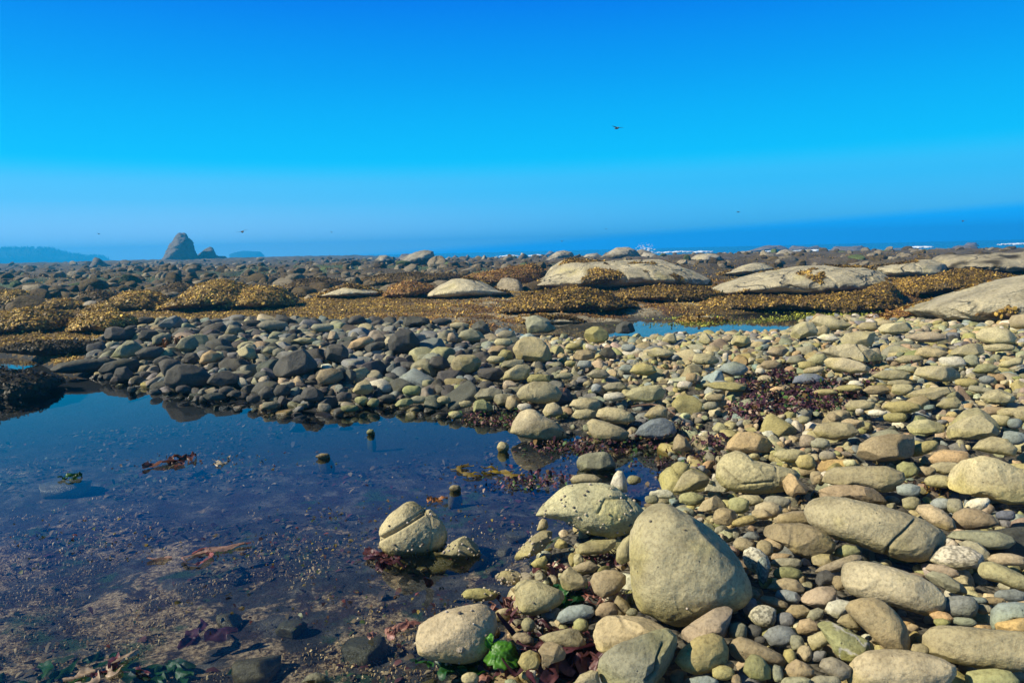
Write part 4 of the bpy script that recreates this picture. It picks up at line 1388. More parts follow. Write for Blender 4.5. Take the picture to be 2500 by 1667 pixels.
# ------------------------------------------------------------------ outcrops, reef rocks, sea stacks
# frame  kind  distance(0 = from the ground)  thickness ; name ; label ; outline
OUT = '''
I tan 0 3.0;rock_outcrop;broad bare tan whaleback outcrop with dark weed patch, centre right;1105,355 1200,330 1270,290 1310,215 1390,165 1480,155 1560,170 1680,180 1800,170 1900,165 2080,162 2200,200 2300,240 2400,300 2400,340 2200,350 1950,352 1720,380 1500,380 1300,385 1150,365
I tan 0 1.6;rock_outcrop;low bare tan dome with a broken top ledge, left of the whaleback;410,430 440,395 520,340 600,300 690,292 780,305 860,340 920,380 1000,400 900,430 700,440 500,440
C tan 0 1.5;rock_outcrop;smooth low tan dome left of the dome with the broken ledge;-60,450 30,410 120,378 230,385 370,430 340,455 150,460 0,465
J tan 0 2.6;rock_outcrop;long bare cracked outcrop with a weed skirt, right of centre;80,490 130,450 220,390 350,340 450,310 620,280 750,258 850,255 950,265 1150,275 1250,310 1320,370 1380,400 1250,460 1000,480 800,480 600,470 400,480 200,490
J tan 0 2.2;rock_outcrop;bare grooved dome just behind the long cracked outcrop's right end;1170,285 1250,270 1400,245 1530,225 1650,215 1740,250 1750,320 1700,350 1500,350 1350,350 1250,310
J tan 0 2.4;rock_outcrop;small knobbly dome behind the long cracked outcrop's left end;150,330 230,310 330,260 410,240 480,245 540,280 520,310 400,325 300,340
D tan 0 2.6;rock_outcrop;big bare tan outcrop sloping up to the right edge;1585,560 1700,505 1850,450 2000,395 2150,350 2352,310 2560,300 2700,330 2700,660 2300,660 2000,650 1800,640 1760,610
J brk 0 2.5;rock_outcrop;dark weed-topped rugged outcrop at the far right edge;1740,250 1780,190 1850,180 2000,178 2200,175 2400,170 2500,200 2500,320 2200,310 1900,300 1760,300
J weed 0 1.6;weedy_mound;thick brown weed ridge with a deep shadow, right of centre;1180,480 1250,425 1330,390 1400,400 1430,470 1440,530 1400,560 1250,560 1170,530
J weed 0 2.0;weedy_mound;long brown weed ridge running back to the right edge;1400,440 1450,380 1550,350 1700,345 1850,300 2000,300 2150,330 2250,350 2150,400 1950,430 1750,460 1600,490 1480,500
E gold 0 1.8;weedy_mound;tallest golden weed mound, left of the bare domes;1110,600 1200,540 1300,470 1400,420 1490,400 1580,410 1660,440 1690,480 1700,540 1600,590 1400,605
E gold 0 1.5;weedy_mound;golden weed mound joined to the right of the tallest one;1480,590 1540,510 1640,465 1750,445 1870,450 1940,480 1990,530 1950,570 1750,595 1600,600
E gold 0 1.3;weedy_mound;rounded golden weed mound with a dark right side, left of the tallest;650,590 750,540 850,490 960,475 1060,490 1130,540 1150,590 1000,610 800,610
E gold 0 1.3;weedy_mound;weed mound with dark side at the left edge;-60,590 -20,490 60,470 150,475 230,510 300,550 250,590 100,600
E gold 0 .9;weedy_mound;small low golden weed mound between two larger ones, far left;250,595 320,540 400,525 480,530 560,565 500,592 380,600
E brwn 0 1.2;weedy_mound;dark brown weed hump behind the small golden mound, left;530,545 580,490 650,465 740,485 790,510 740,550 620,565
E gold 0 1.0;weedy_mound;wide bright golden weed bank at the left edge above the puddle;-60,760 -60,650 150,600 350,600 480,640 510,690 420,740 250,762
E gold 0 1.0;weedy_mound;bright golden weed bank left of the shiny blue-grey stone;500,745 530,680 600,620 750,600 850,640 900,690 800,730 700,762
E dark 0 .5;weedy_mound;low dark weed mound at the pool's far left, behind the narrow inlet;20,880 100,855 250,822 400,808 600,812 780,842 740,890 600,920 400,912 200,898
E dark 0 .7;weedy_mound;dark weed mound cut by the left edge, standing in the pool;-120,1260 -120,1000 60,1005 200,1022 330,1042 390,1066 380,1100 290,1140 330,1190 250,1240 100,1300
C brwn 0 1.8;weedy_mound;dark weed ridge with golden edge behind the smooth low dome;210,370 250,335 350,312 500,302 600,290 700,310 850,302 920,322 860,350 700,372 500,385
C rust 0 1.8;weedy_mound;rusty brown weed slope left of the whaleback outcrop;910,340 1000,300 1150,285 1250,250 1400,240 1470,285 1460,340 1350,385 1200,390 1050,370
C rust 0 1.2;weedy_mound;low rusty weed hump left of the broken-ledge dome;400,450 430,390 520,360 620,365 700,390 690,430 600,460 480,470
E rock 0 .5;reef_boulder;small bare grey boulder between the left golden mounds;560,575 580,548 620,535 655,548 660,575 610,585
E brwn 0 1.5;weedy_mound;brown weed hump far behind the rounded golden mound;1040,490 1120,440 1210,420 1290,430 1330,460 1250,490 1120,500
E brwn 0 1.5;weedy_mound;dark weed hump right of the tallest golden mound;1850,460 1920,410 2030,395 2100,390 2230,395 2352,420 2350,450 2200,460 2000,480
K weed 0 1.0;weedy_mound;olive-gold weed bank in front of the whaleback outcrop's left half;-20,425 20,355 150,330 300,312 420,330 520,370 545,398 430,418 250,428 100,428
K weed 0 1.0;weedy_mound;olive-gold weed bank in front of the whaleback outcrop's right half;470,335 600,310 760,305 880,310 960,340 900,372 760,382 600,372 500,362
K weed 0 .9;weedy_mound;golden-brown weed skirt along the foot of the long cracked outcrop;870,405 930,362 1050,352 1200,352 1350,356 1500,342 1620,330 1700,370 1690,412 1550,432 1400,422 1200,412 1000,416
K rust 0 .8;weedy_mound;rusty weed patch on the left flank of the big right-edge outcrop;1640,470 1700,440 1850,405 1980,385 2060,380 2040,400 1950,425 1850,455 1750,478
K tan 0 .5;rock_outcrop;low flat tan ledge behind the mushroom-shaped rock;0,475 40,445 150,440 280,452 335,470 200,482
K tan 0 .4;rock_outcrop;low rounded tan ledge at the far puddle's right end;765,475 800,446 900,440 985,466 900,480
H stack 240 7;sea_stack;tall dark tooth-shaped sea stack on the left skyline;1420,330 1425,285 1480,210 1520,130 1560,65 1600,40 1640,50 1690,100 1710,200 1735,245 1750,330
H stack 250 6;sea_stack;lower jagged sea stack right of the tall one;1725,330 1735,250 1800,190 1860,158 1890,175 1905,225 1940,245 1975,235 2030,280 2045,330
H stack 130 2.6;sea_stack;small leaning pointed rock on the left skyline;735,355 800,330 845,250 880,262 940,310 985,315 960,345 900,365 800,365
H stack 110 .8;reef_boulder;lone upright post-like rock on the far left skyline;245,370 248,335 265,322 282,335 285,370 265,380
H stack 60 1;reef_boulder;dark rough rock in the reef below the distant island;1990,405 2010,350 2060,325 2110,330 2150,365 2165,400 2080,415
I rock 85 2.5;reef_boulder;humped pale rock with an overhanging right end on the skyline, left of centre;180,210 250,150 330,110 410,90 465,100 475,150 515,180 480,215 300,225
I rock 80 2.5;reef_boulder;dark rounded skyline rock left of the grooved skyline dome;1200,185 1290,140 1350,100 1400,92 1460,105 1490,150 1480,190 1300,195
I rock 70 2.5;reef_boulder;grooved pale skyline dome, highest behind the whaleback;1600,180 1700,120 1780,70 1860,70 1910,90 1965,155 1950,190 1700,195
I rock 120 1.5;reef_boulder;little fin-shaped rock among the surf at the centre skyline;1085,170 1095,108 1130,125 1170,165 1150,180
I haz 190 3;reef_boulder;hazy dome rock just left of the overhanging skyline rock;195,180 240,120 290,118 315,170 290,190
I haz 190 2.5;reef_boulder;first of two hazy cone rocks in the surf, left of centre;570,175 620,125 680,170 650,185
I haz 190 2.5;reef_boulder;second of two hazy cone rocks in the surf, left of centre;665,175 710,122 755,170 720,185
I rock 110 2;reef_boulder;small round rock right of the two hazy cones;785,175 830,128 868,165 850,185
I rock 90 2;reef_boulder;knobbly double-topped rock left of the hazy dome rock;15,190 80,130 130,127 190,170 170,200 60,205
I rock 95 3;reef_boulder;low broken rock left of the grooved skyline dome;1480,185 1560,120 1640,110 1710,155 1700,190 1560,195
I rock 90 2.5;reef_boulder;low peaked rock right of the grooved skyline dome;1930,170 1975,102 2050,115 2150,165 2120,190 2000,190
J rock 60 3;reef_boulder;dark flat-topped rock on the skyline behind the knobbly dome;-60,220 0,180 100,172 180,192 185,240 60,265 -60,260
J rock 85 2;reef_boulder;small square rock right of the dark flat-topped one;145,205 165,170 210,162 250,190 240,220 180,225
J rock 90 2.5;reef_boulder;boxy paired rock on the skyline above the knobbly dome;255,205 300,160 390,155 420,195 400,220 300,220
J rock 72 2.5;reef_boulder;pale-speckled peaked rock on the skyline above the long outcrop;530,225 600,160 650,145 700,165 800,180 890,220 800,240 620,240
J haz 120 2;reef_boulder;small hazy rock right of the pale-speckled peak;870,200 905,168 940,175 960,205 920,215
J rock 95 2.5;reef_boulder;twin rounded rock on the skyline above the grooved dome;1205,205 1225,160 1300,145 1380,165 1400,200 1350,220 1240,220
J rock 85 2.5;reef_boulder;pyramid-shaped dark rock on the right skyline;1475,205 1540,160 1610,143 1680,165 1770,205 1700,225 1540,225
J rock 80 2.2;reef_boulder;low pale rock right of the dark pyramid rock;1830,195 1900,155 1970,155 2015,190 1960,205
J haz 260 6;reef_boulder;long hazy reef with a hump, out in the surf right of centre;360,160 480,125 600,115 655,145 640,165 480,170
J haz 265 6;reef_boulder;hazy twin-humped reef out in the surf above the pale-speckled peak;655,150 700,118 800,130 860,118 920,148 880,165 700,160
J haz 230 6;reef_boulder;large hazy stepped reef in the surf on the right;930,190 1000,125 1100,130 1180,118 1240,155 1220,195 1050,200
J haz 170 4;reef_boulder;hazy square-topped rock pair near the right edge;1690,190 1740,130 1810,160 1870,115 1970,115 2060,170 2000,195 1800,195
J haz 170 3;reef_boulder;low hazy rock at the far right skyline;2070,180 2130,138 2200,150 2300,165 2280,185 2150,190
J haz 280 6;reef_boulder;faint hazy rock behind the square-topped pair;1920,125 1950,95 2000,97 2030,125 1990,135
J haz 240 5;reef_boulder;faint low reef left of the dark pyramid rock;1390,165 1430,135 1500,140 1530,170 1460,180
I haz 300 6;reef_boulder;tiny hazy hump out at sea left of the dark rounded rock;1265,125 1300,96 1330,105 1345,125 1300,135
'''
OC = {'tan': (.50, .435, .29), 'rock': (.36, .315, .235), 'stack': (.12, .10, .08), 'haz': (.16, .13, .11), 'gold': (.20, .125, .025),
      'dark': (.030, .024, .012), 'brwn': (.075, .05, .02), 'rust': (.17, .085, .025), 'weed': (.13, .085, .025), 'brk': (.36, .31, .21)}  # 'dark' is weed tinted down for the mounds' shade side
leafpts = []       # (points, normals, palette name, parent object)
def surf_pts(W, Fc, n, rng, mfun=None):
    a, b, c = W[Fc[:, 0]], W[Fc[:, 1]], W[Fc[:, 2]]
    nr_ = np.cross(b - a, c - a)
    ar = np.linalg.norm(nr_, axis=1)
    nr_ /= ar[:, None] + 1e-12
    vis = (nr_[:, 2] > -.2)
    ar = ar * vis
    idx = rng.choice(len(Fc), n, p=ar / ar.sum())
    u, v = rng.random(n), rng.random(n)
    fl = u + v > 1
    u[fl], v[fl] = 1 - u[fl], 1 - v[fl]
    p = a[idx] + (b[idx] - a[idx]) * u[:, None] + (c[idx] - a[idx]) * v[:, None]
    g = gz(p[:, 0], p[:, 1])
    ok = p[:, 2] > g - .02
    if mfun is not None:
        ok &= mfun(p)
    return p[ok], nr_[idx][ok]

for i, ln in enumerate(OUT.strip().splitlines()):
    a, nm, lab, pts = ln.split(';')
    c, kd, ds, T = a.split()
    P = np.array(frpts(c, pts))
    wpx = np.ptp(P[:, 0])
    far = float(ds) > 0
    st = 'm'
    lod = 7 if wpx > 330 else 6 if wpx > 90 else 5 if wpx > 30 else 4
    W, Fc, ctr, size, hs = outline_rock(P, dist=float(ds) or None, T=float(T), style=st, lod=lod, seed=400 + i, rough=(.45 if kd in ('tan',) else .8 if kd in ('gold', 'dark', 'brwn', 'rust', 'weed') else 1.0 if kd == 'stack' else 1.2), push=.75, flare=(.3 if kd == 'tan' else .55) if not far and kd != 'dark' else 0.0)
    base = np.array(OC[kd]) * (1 + .05 * RNG.normal())
    n1 = fbm(W * (.5 if far else 1.2) + i, 4)
    Cc = base[None] * (1 + .25 * n1[:, None])
    if kd in ('rock', 'stack', 'haz', 'brk', 'tan'):
        # ledges and gullies
        ng = fbm(W * np.array([.5, .5, 1.6]) * (1.6 if not far else .7) + 3 * i, 5)
        dirn = W - ctr
        dirn /= np.linalg.norm(dirn, axis=1)[:, None]
        W = W + dirn * (ng * size * (.05 if kd == 'tan' else .15) - size * (.05 * sstep(.10, .0, np.abs(fbm(W * np.array([.9, .9, .5]) + 5 * i, 3))) if kd == 'tan' else 0))[:, None]
    if kd in ('gold', 'dark', 'brwn', 'rust', 'weed'):
        dirn = W - ctr
        dirn /= np.linalg.norm(dirn, axis=1)[:, None]
        nb_ = fbm(W * 2.6 + i, 3)
        nc_ = np.abs(fbm(W * 7.0 + 2 * i, 2))
        W = W + dirn * ((.10 * nb_ + .07 * (.2 - nc_)) * (.3 if kd == 'dark' else 1.0))[:, None]
        Cc = Cc * (1 - .55 * sstep(.12, .0, nc_))[:, None] * np.exp(.9 * nb_)[:, None]
    u_, v_, _ = project(W)
    if kd == 'tan':
        wn_ = fbm(W * .8 + 7, 4)
        hrel = (W[:, 2] - gz(W[:, 0], W[:, 1]))
        m_ = sstep(.16, .04, hrel + .22 * wn_)
        m_ = np.maximum(m_, sstep(.34, .42, wn_) * .8)
        if i == 0:
            px_, py_ = fr('I', 1680, 285)
            m_ = np.maximum(m_, sstep(1.1, .75, np.hypot((u_ - px_) / 55, (v_ - py_) / 24) + .5 * wn_))
        Cc = lerp(Cc, np.tile([.10, .058, .02], (len(W), 1)), m_)
        mm = m_
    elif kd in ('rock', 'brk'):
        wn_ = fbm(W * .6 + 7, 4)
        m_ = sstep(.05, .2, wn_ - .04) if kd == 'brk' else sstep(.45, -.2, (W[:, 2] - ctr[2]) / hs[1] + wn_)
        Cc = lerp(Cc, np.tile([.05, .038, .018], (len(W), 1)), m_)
    bz = W[:, 2].min()
    off = np.array([ctr[0], ctr[1], bz])
    isw = kd in ('gold', 'dark', 'brwn', 'rust', 'weed')
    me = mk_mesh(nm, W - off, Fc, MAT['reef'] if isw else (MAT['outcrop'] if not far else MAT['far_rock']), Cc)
    grp = {'rock_outcrop': 'bare rock outcrops behind the bank', 'weedy_mound': 'weed-covered mounds on the flats', 'reef_boulder': 'rocks of the outer reef', 'sea_stack': 'sea stacks on the skyline'}[nm]
    cat = {'rock_outcrop': 'outcrop', 'weedy_mound': 'mound', 'reef_boulder': 'reef rock', 'sea_stack': 'sea stack'}[nm]
    o = link(nm, me, label=lab, cat=cat, group=grp)
    o.location = off
    rng = np.random.default_rng(50 + i)
    if isw:
        a_ = hs[0] * hs[2] * 3.2 + hs[0] * hs[1] * 3
        dd = float(np.dot(ctr - CAM, fwd))
        p, nn = surf_pts(W, Fc, int(min(30000, a_ * (1200 if dd < 22 else 560))), rng)
        leafpts.append((p, nn, kd, o, dd))
    elif kd == 'tan':
        vs_ = mm
        fm_ = vs_[Fc].mean(1)
        W2, F2 = W, Fc[fm_ > .5]
        if len(F2) > 50:
            p, nn = surf_pts(W2, F2, 9000, rng)
            leafpts.append((p, nn, 'weed', o, float(np.dot(ctr - CAM, fwd))))

# ------------------------------------------------------------------ seaweed fronds
PAL = {'gold': [(.36, .24, .05), (.25, .155, .038), (.14, .085, .025), (.46, .31, .07)], 'dark': [(.05, .04, .018), (.035, .026, .012), (.07, .05, .02)],
       'brwn': [(.10, .065, .022), (.06, .04, .018), (.17, .11, .03)], 'rust': [(.25, .125, .035), (.16, .08, .025), (.32, .20, .045)],
       'weed': [(.24, .15, .03), (.14, .08, .022), (.36, .23, .045), (.08, .05, .018)], 'lime': [(.28, .30, .035), (.18, .21, .03), (.36, .35, .05)], 'pool': [(.09, .06, .03), (.045, .03, .02), (.03, .06, .02), (.16, .11, .05), (.10, .035, .03), (.22, .16, .09)],
       'heap': [(.05, .018, .028), (.075, .028, .04), (.03, .014, .02), (.15, .06, .075), (.26, .18, .13), (.10, .06, .02), (.04, .09, .02)], 'crust': [(.46, .31, .14), (.34, .22, .10), (.56, .40, .20), (.20, .12, .055)], 'fleck': [(.03, .015, .02), (.06, .03, .015), (.16, .12, .03), (.04, .06, .02), (.10, .03, .03)]}
def fronds(P, N, pal, size, rng, lift=.25, flat=False, two=True):
    """small bent two-piece leaf for every point"""
    k = len(P)
    pal = np.array(PAL[pal])
    d = rng.normal(0, 1, (k, 3))
    if flat:
        d[:, 2] *= .15
    d = d - N * (d * N).sum(1)[:, None] * (1 - lift) + N * lift * rng.random(k)[:, None]
    d /= np.linalg.norm(d, axis=1)[:, None] + 1e-9
    s = np.cross(d, N + .3 * rng.normal(0, 1, (k, 3)))
    s /= np.linalg.norm(s, axis=1)[:, None] + 1e-9
    L = size * np.exp(np.clip(.32 * rng.normal(0, 1, k), -.6, .6))[:, None]
    wd = L * rng.uniform(.16, .42, (k, 1))
    b = P - N * .006
    m = P + d * L * .5 + N * L * (.06 if flat else .25)
    e = P + d * L + N * L * rng.normal(0, .02 if flat else .15, (k, 1))
    V = np.stack([b - s * wd * .3, b + s * wd * .3, m + s * wd, m - s * wd, e + s * wd * .7, e - s * wd * .7], 1).reshape(-1, 3)
    i = np.arange(k)[:, None] * 6
    Fq = np.concatenate([i + np.array([[0, 1, 2, 3]]), i + np.array([[3, 2, 4, 5]])])
    c = pal[rng.integers(len(pal), size=k)] * np.exp(.2 * rng.normal(0, 1, (k, 1)))
    c = c * np.exp(1.0 * fbm(P * np.array([1.6, 1.6, 2.5]) + 31, 3))[:, None]
    return V, Fq, np.repeat(c, 6, 0)

nl = 0
for p, nn, kd, o, dd in leafpts:
    rng = np.random.default_rng(len(p))
    if not len(p):
        continue
    V, Fq, C_ = fronds(p, nn, kd, (.042 if dd < 14 else .050 if dd < 22 else .065), rng)
    nl += len(p)
    w_ = link('seaweed_cover', mk_mesh('seaweed_cover', V - np.array(o.location), Fq, MAT['leaf'], C_), parent=o, kind='stuff')
# weed over the flats
rng = np.random.default_rng(8)
xs = rng.uniform(-16, 19, 260000); ys = rng.uniform(9.5, 31, 260000)
ok = (np.abs(xs) < .82 * ys + 1) & (sdist(xs, ys, BEACH) > .35) & (sdist(xs, ys, POOL) > .1) & (sdist(xs, ys, PUDDLE) > .15)
xs, ys = xs[ok], ys[ok]
wn_ = fbm2(xs, ys, .35, 4, 1.0); wn2_ = fbm2(xs, ys, 1.3, 4, 3.0)
bare = sstep(.12, .24, wn2_ + .25 * wn_) * sstep(-4, 0, xs)
ok = (rng.random(len(xs)) > bare * .6) & ((sdist(xs, ys, LAGOON) > .1) | (rng.random(len(xs)) < .5))
xs, ys, wn_ = xs[ok], ys[ok], wn_[ok]
zs = gz(xs, ys)
ok = zs > -.03
xs, ys, zs, wn_ = xs[ok], ys[ok], zs[ok], wn_[ok]
rust_ = rng.random(len(xs)) < sstep(-.1, .15, wn_) * sstep(-6, 2, xs)
P_ = np.stack([xs, ys, zs], 1)
N_ = np.tile([0, 0, 1.0], (len(P_), 1))
V1, F1, C1 = fronds(P_[~rust_], N_[~rust_], 'gold', .046, rng)
V2, F2, C2 = fronds(P_[rust_], N_[rust_], 'rust', .042, rng)
link('rockweed', mk_mesh('rockweed', np.concatenate([V1, V2]), np.concatenate([F1, F2 + len(V1)]), MAT['leaf'], np.concatenate([C1, C2])),
     label='golden and rusty rockweed carpeting the flats behind the stony bank', cat='seaweed', kind='stuff')
# darker weed farther out
xs = rng.uniform(-48, 48, 90000); ys = rng.uniform(29, 62, 90000)
ok = (np.abs(xs) < .78 * ys) & (fbm2(xs, ys, .25, 4, 6.0) > -.08)
xs, ys = xs[ok], ys[ok]
V1, F1, C1 = fronds(np.column_stack([xs, ys, gz(xs, ys)]), np.tile([0, 0, 1.0], (len(xs), 1)), 'weed', .075, rng, .5)
link('reef_weed', mk_mesh('reef_weed', V1, F1, MAT['leaf'], C1), label='dark brown weed covering the reef beyond the bare outcrops', cat='seaweed', kind='stuff')
# lime green weed round the lagoon
cxy = np.array(up_poly([(1740, 790), (1830, 785), (1900, 780), (1985, 762), (2060, 770), (2100, 762), (2150, 760), (2180, 752), (2240, 748), (1960, 775), (2020, 768), (2130, 755), (1280, 752), (1640, 792), (2060, 752), (1690, 776)]))
pp = np.repeat(cxy, 190, 0) + rng.normal(0, 1, (16 * 190, 2)) * np.array([.45, .22])
zz = np.maximum(gz(pp[:, 0], pp[:, 1]), 0.0)
V1, F1, C1 = fronds(np.column_stack([pp, zz]), np.tile([0, 0, 1.0], (len(pp), 1)), 'lime', .035, rng, .25)
link('green_algae', mk_mesh('green_algae', V1, F1, MAT['leaf'], C1), label='lime green algae fringing the shallow water behind the right bank', cat='algae', kind='stuff')

# scattered boulders of the outer reef
Vs, Fs, Cs, nb = [], [], [], 0
for k in range(3400):
    D = math.exp(rng.uniform(math.log(26), math.log(185)))
    a = rng.uniform(-.75, .75) if rng.random() < .6 else rng.uniform(-.75, .05)
    x, y = D * math.sin(a), D * math.cos(a)
    if x > 6 and D < 45: continue
    r = rng.uniform(.10, .26) * (1 + D / 75) * (1.7 if rng.random() < .08 else 1)
    z = float(gz(np.array([x]), np.array([y]))[0])
    if z < -1.4: continue
    vv = var[3][rng.integers(NV)] @ rot_rand(rng, 1.5).T * r * np.array([1.2, 1.2, rng.uniform(.8, 1.3)]) + np.array([x, y, z + .1 * r])
    cb = np.array([(.22, .18, .12), (.10, .07, .028), (.14, .105, .06), (.30, .25, .17), (.075, .05, .02), (.09, .12, .04)][rng.choice(6, p=[.2, .28, .22, .08, .18, .04])])
    Vs.append(vv); Fs.append(ico(3)[1] + nb); Cs.append(np.tile(cb, (len(vv), 1))); nb += len(vv)
link('reef_rocks', mk_mesh('reef_rocks', np.concatenate(Vs), np.concatenate(Fs), MAT['far_rock'], np.concatenate(Cs)), label='countless small weed-stained rocks strewn over the outer reef', cat='reef rocks', kind='stuff')
print('leaves', nl, len(P_))

# ------------------------------------------------------------------ surf
SURF = [('I', 510, 800, 150, 240, 'breaking wave behind the two hazy cone rocks'), ('I', 925, 1085, 140, 300, 'long breaking wave left of the fin-shaped rock'),
        ('I', 1150, 1262, 138, 300, 'bright breaking wave right of the fin-shaped rock'), ('I', 2070, 2345, 120, 300, 'long breaking wave right of the grooved skyline dome'),
        ('J', 700, 940, 160, 240, 'curving breaking wave behind the pale-speckled peak'), ('J', 1525, 1700, 160, 260, 'thin breaking wave behind the dark pyramid rock'),
        ('J', 2180, 2420, 112, 300, 'breaking wave at the right edge of the sea'), ('J', 515, 570, 160, 250, 'short breaking wave beside the long hazy reef'),
        ('J', -20, 110, 168, 280, 'low breaking wave left of the long hazy reef'), ('I', -20, 70, 152, 260, 'faint breaking wave left of the double-topped rock')]
def foam(pts, rad, seed):
    rng = np.random.default_rng(seed)
    n, Fc = ico(3)
    Vs, Fs, nb = [], [], 0
    for p, r in zip(pts, rad):
        v = n * (1 + .5 * fbm(n * 2 + rng.uniform(0, 50, 3), 2))[:, None] * np.array([2.8, 1.4, .75]) * r + p
        Vs.append(v); Fs.append(Fc + nb); nb += len(v)
    return np.concatenate(Vs), np.concatenate(Fs)
for k, (c, x0, x1, y, D, lab) in enumerate(SURF):
    u0_, v0_ = fr(c, x0, y); u1_, v1_ = fr(c, x1, y)
    n_ = max(10, int((u1_ - u0_) / 1.6))
    pts, rad = [], []
    for j in range(n_):
        u = u0_ + (u1_ - u0_) * (j + .5) / n_
        d = pdir(u, v0_)
        p = CAM + d * (D / np.dot(d, fwd))
        p[2] = -1.15 + rng.uniform(0, .25)
        p[1] += rng.normal(0, 2)
        r = D / F * rng.uniform(1.0, 2.3) * (.5 + math.sin(math.pi * (j + .5) / n_))
        pts.append(p); rad.append(r)
    V, Fc = foam(pts, rad, 60 + k)
    off = np.array(pts).mean(0); off[2] = -1.3
    link('breaking_wave', mk_mesh('breaking_wave', V - off, Fc, MAT['foam']), label=lab, cat='wave', group='breaking waves on the outer reef').location = off
u, v = fr('I', 1985, 118); d = pdir(u, v); p0 = CAM + d * (170 / np.dot(d, fwd)); p0[2] = -1.2
pts, rad = [], []
for j in range(150):
    h = rng.random() ** 1.3
    pts.append(p0 + np.array([rng.normal(0, .9 - .5 * h) + (1.0 if h > .3 else 0) * rng.choice([-.9, .7]), rng.normal(0, .8), h * 3.6])); rad.append(.17 * (1.15 - h))
V, Fc = foam(pts, rad, 99)
link('spray', mk_mesh('spray', V - p0, Fc, MAT['foam']), kind='stuff', label='white plume of spray rising right of the grooved skyline dome', cat='spray').location = p0

# ------------------------------------------------------------------ headland with its wood, and an island
def hill(pl, D, T, seed):
    W, Fc, ctr, size, hs = outline_rock(np.array(frpts('H', pl)), dist=D, T=T, style='m', lod=6, seed=seed, rough=.5)
    return W, Fc, ctr
forest = []
for k, (nm, pl, D, T, dens) in enumerate([('headland', '-700,420 -600,200 -300,185 0,178 160,172 300,170 400,175 480,196 540,222 620,228 740,262 800,330 700,420', 900, 80, 520),
                               ('headland', '500,420 560,262 700,250 830,238 900,246 1000,290 1060,420', 1050, 80, 240), ('island', '2030,420 2040,222 2080,205 2160,190 2260,196 2300,198 2330,230 2360,420', 1100, 25, 60)]):
    W, Fc, ctr = hill(pl, D, T, 700 + k)
    off = np.array([ctr[0], ctr[1], -3.0])
    link(nm, mk_mesh(nm, W - off, Fc, MAT['far_rock'], np.tile([.035, .05, .025], (len(W), 1))), kind='structure').location = off
    if nm != 'island':
        rng2 = np.random.default_rng(k)
        p, nn = surf_pts(W, Fc, dens * 3, rng2, lambda q_: q_[:, 2] > 2.0)
        forest.append(p[:dens * 2])
Vs, Fs, nb = [], [], 0
for p in np.concatenate(forest):
    h = rng.uniform(2.2, 4.8); r = h * rng.uniform(.16, .28)
    ring = []
    for lv, (hz, rz) in enumerate(((.0, .5), (.15, 1.0), (.45, .6), (.5, .75), (.78, .3), (1.0, .02))):
        a = np.arange(6) * math.pi / 3 + rng.uniform(0, 1)
        ring.append(np.stack([np.cos(a) * r * rz * rng.uniform(.7, 1.3, 6), np.sin(a) * r * rz * rng.uniform(.7, 1.3, 6), np.full(6, h * hz - .4)], 1))
    v = np.concatenate(ring) + p
    f = []
    for l in range(5):
        for j in range(6):
            f.append((l * 6 + j, l * 6 + (j + 1) % 6, (l + 1) * 6 + (j + 1) % 6, (l + 1) * 6 + j))
    Vs.append(v); Fs.append(np.array(f) + nb); nb += len(v)
link('conifer_wood', mk_mesh('conifer_wood', np.concatenate(Vs), np.concatenate(Fs), MAT['leaf'], np.tile([.03, .045, .022], (nb, 1))), label='far conifer wood covering the blue headland on the left', cat='wood', kind='stuff')
# ------------------------------------------------------------------ things in and beside the pool
rng = np.random.default_rng(31)
# algae on the pool floor
xs = rng.uniform(-6, 1.4, 60000); ys = rng.uniform(1.6, 7.5, 60000)
ok = (sdist(xs, ys, POOL) < -.05) & (np.abs(xs) < .75 * ys + .5)
cl = fbm2(xs, ys, 1.8, 4, 12.0)
ok &= rng.random(len(xs)) < sstep(.0, .3, cl) * .32 + .02
xs, ys = xs[ok], ys[ok]
P_ = np.column_stack([xs, ys, gz(xs, ys) + .01])
V1, F1, C1 = fronds(P_, np.tile([0, 0, 1.0], (len(P_), 1)), 'pool', .03, rng, .25, True)
link('pool_algae', mk_mesh('pool_algae', V1, F1, MAT['leaf'], C1), label='red, green and brown algae scattered over the tide pool floor', cat='algae', kind='stuff')
# tan coralline crust growing in patches on the floor, mostly near the bottom left
xs = rng.uniform(-4.5, .9, 150000); ys = rng.uniform(1.7, 6.0, 150000)
ok = (sdist(xs, ys, POOL) < -.12) & (np.abs(xs) < .75 * ys + .5)
xs, ys = xs[ok], ys[ok]
nearf = sstep(4.6, 2.4, ys + .45 * xs)
cl = fbm2(xs, ys, 1.5, 5, 21.0) + .45 * fbm2(xs, ys, 7.0, 3, 3.0)
ok = (cl > .40 - .21 * nearf) & (rng.random(len(xs)) < .02 + .45 * nearf)
xs, ys = xs[ok], ys[ok]
hgt = .012 + .022 * np.clip(fbm2(xs, ys, 9.0, 3, 7.0) + .4, 0, 1)
P_ = np.column_stack([xs, ys, np.minimum(gz(xs, ys) + hgt * rng.random(len(xs)), -.01)])
V1, F1, C1 = fronds(P_, np.tile([0, 0, 1.0], (len(P_), 1)), 'crust', .010, rng, .6)
link('coralline_crust', mk_mesh('coralline_crust', V1, F1, MAT['leaf'], C1), label='tan coralline crust growing in patches on the tide pool floor', cat='algae', kind='stuff')
print('crust', len(xs))
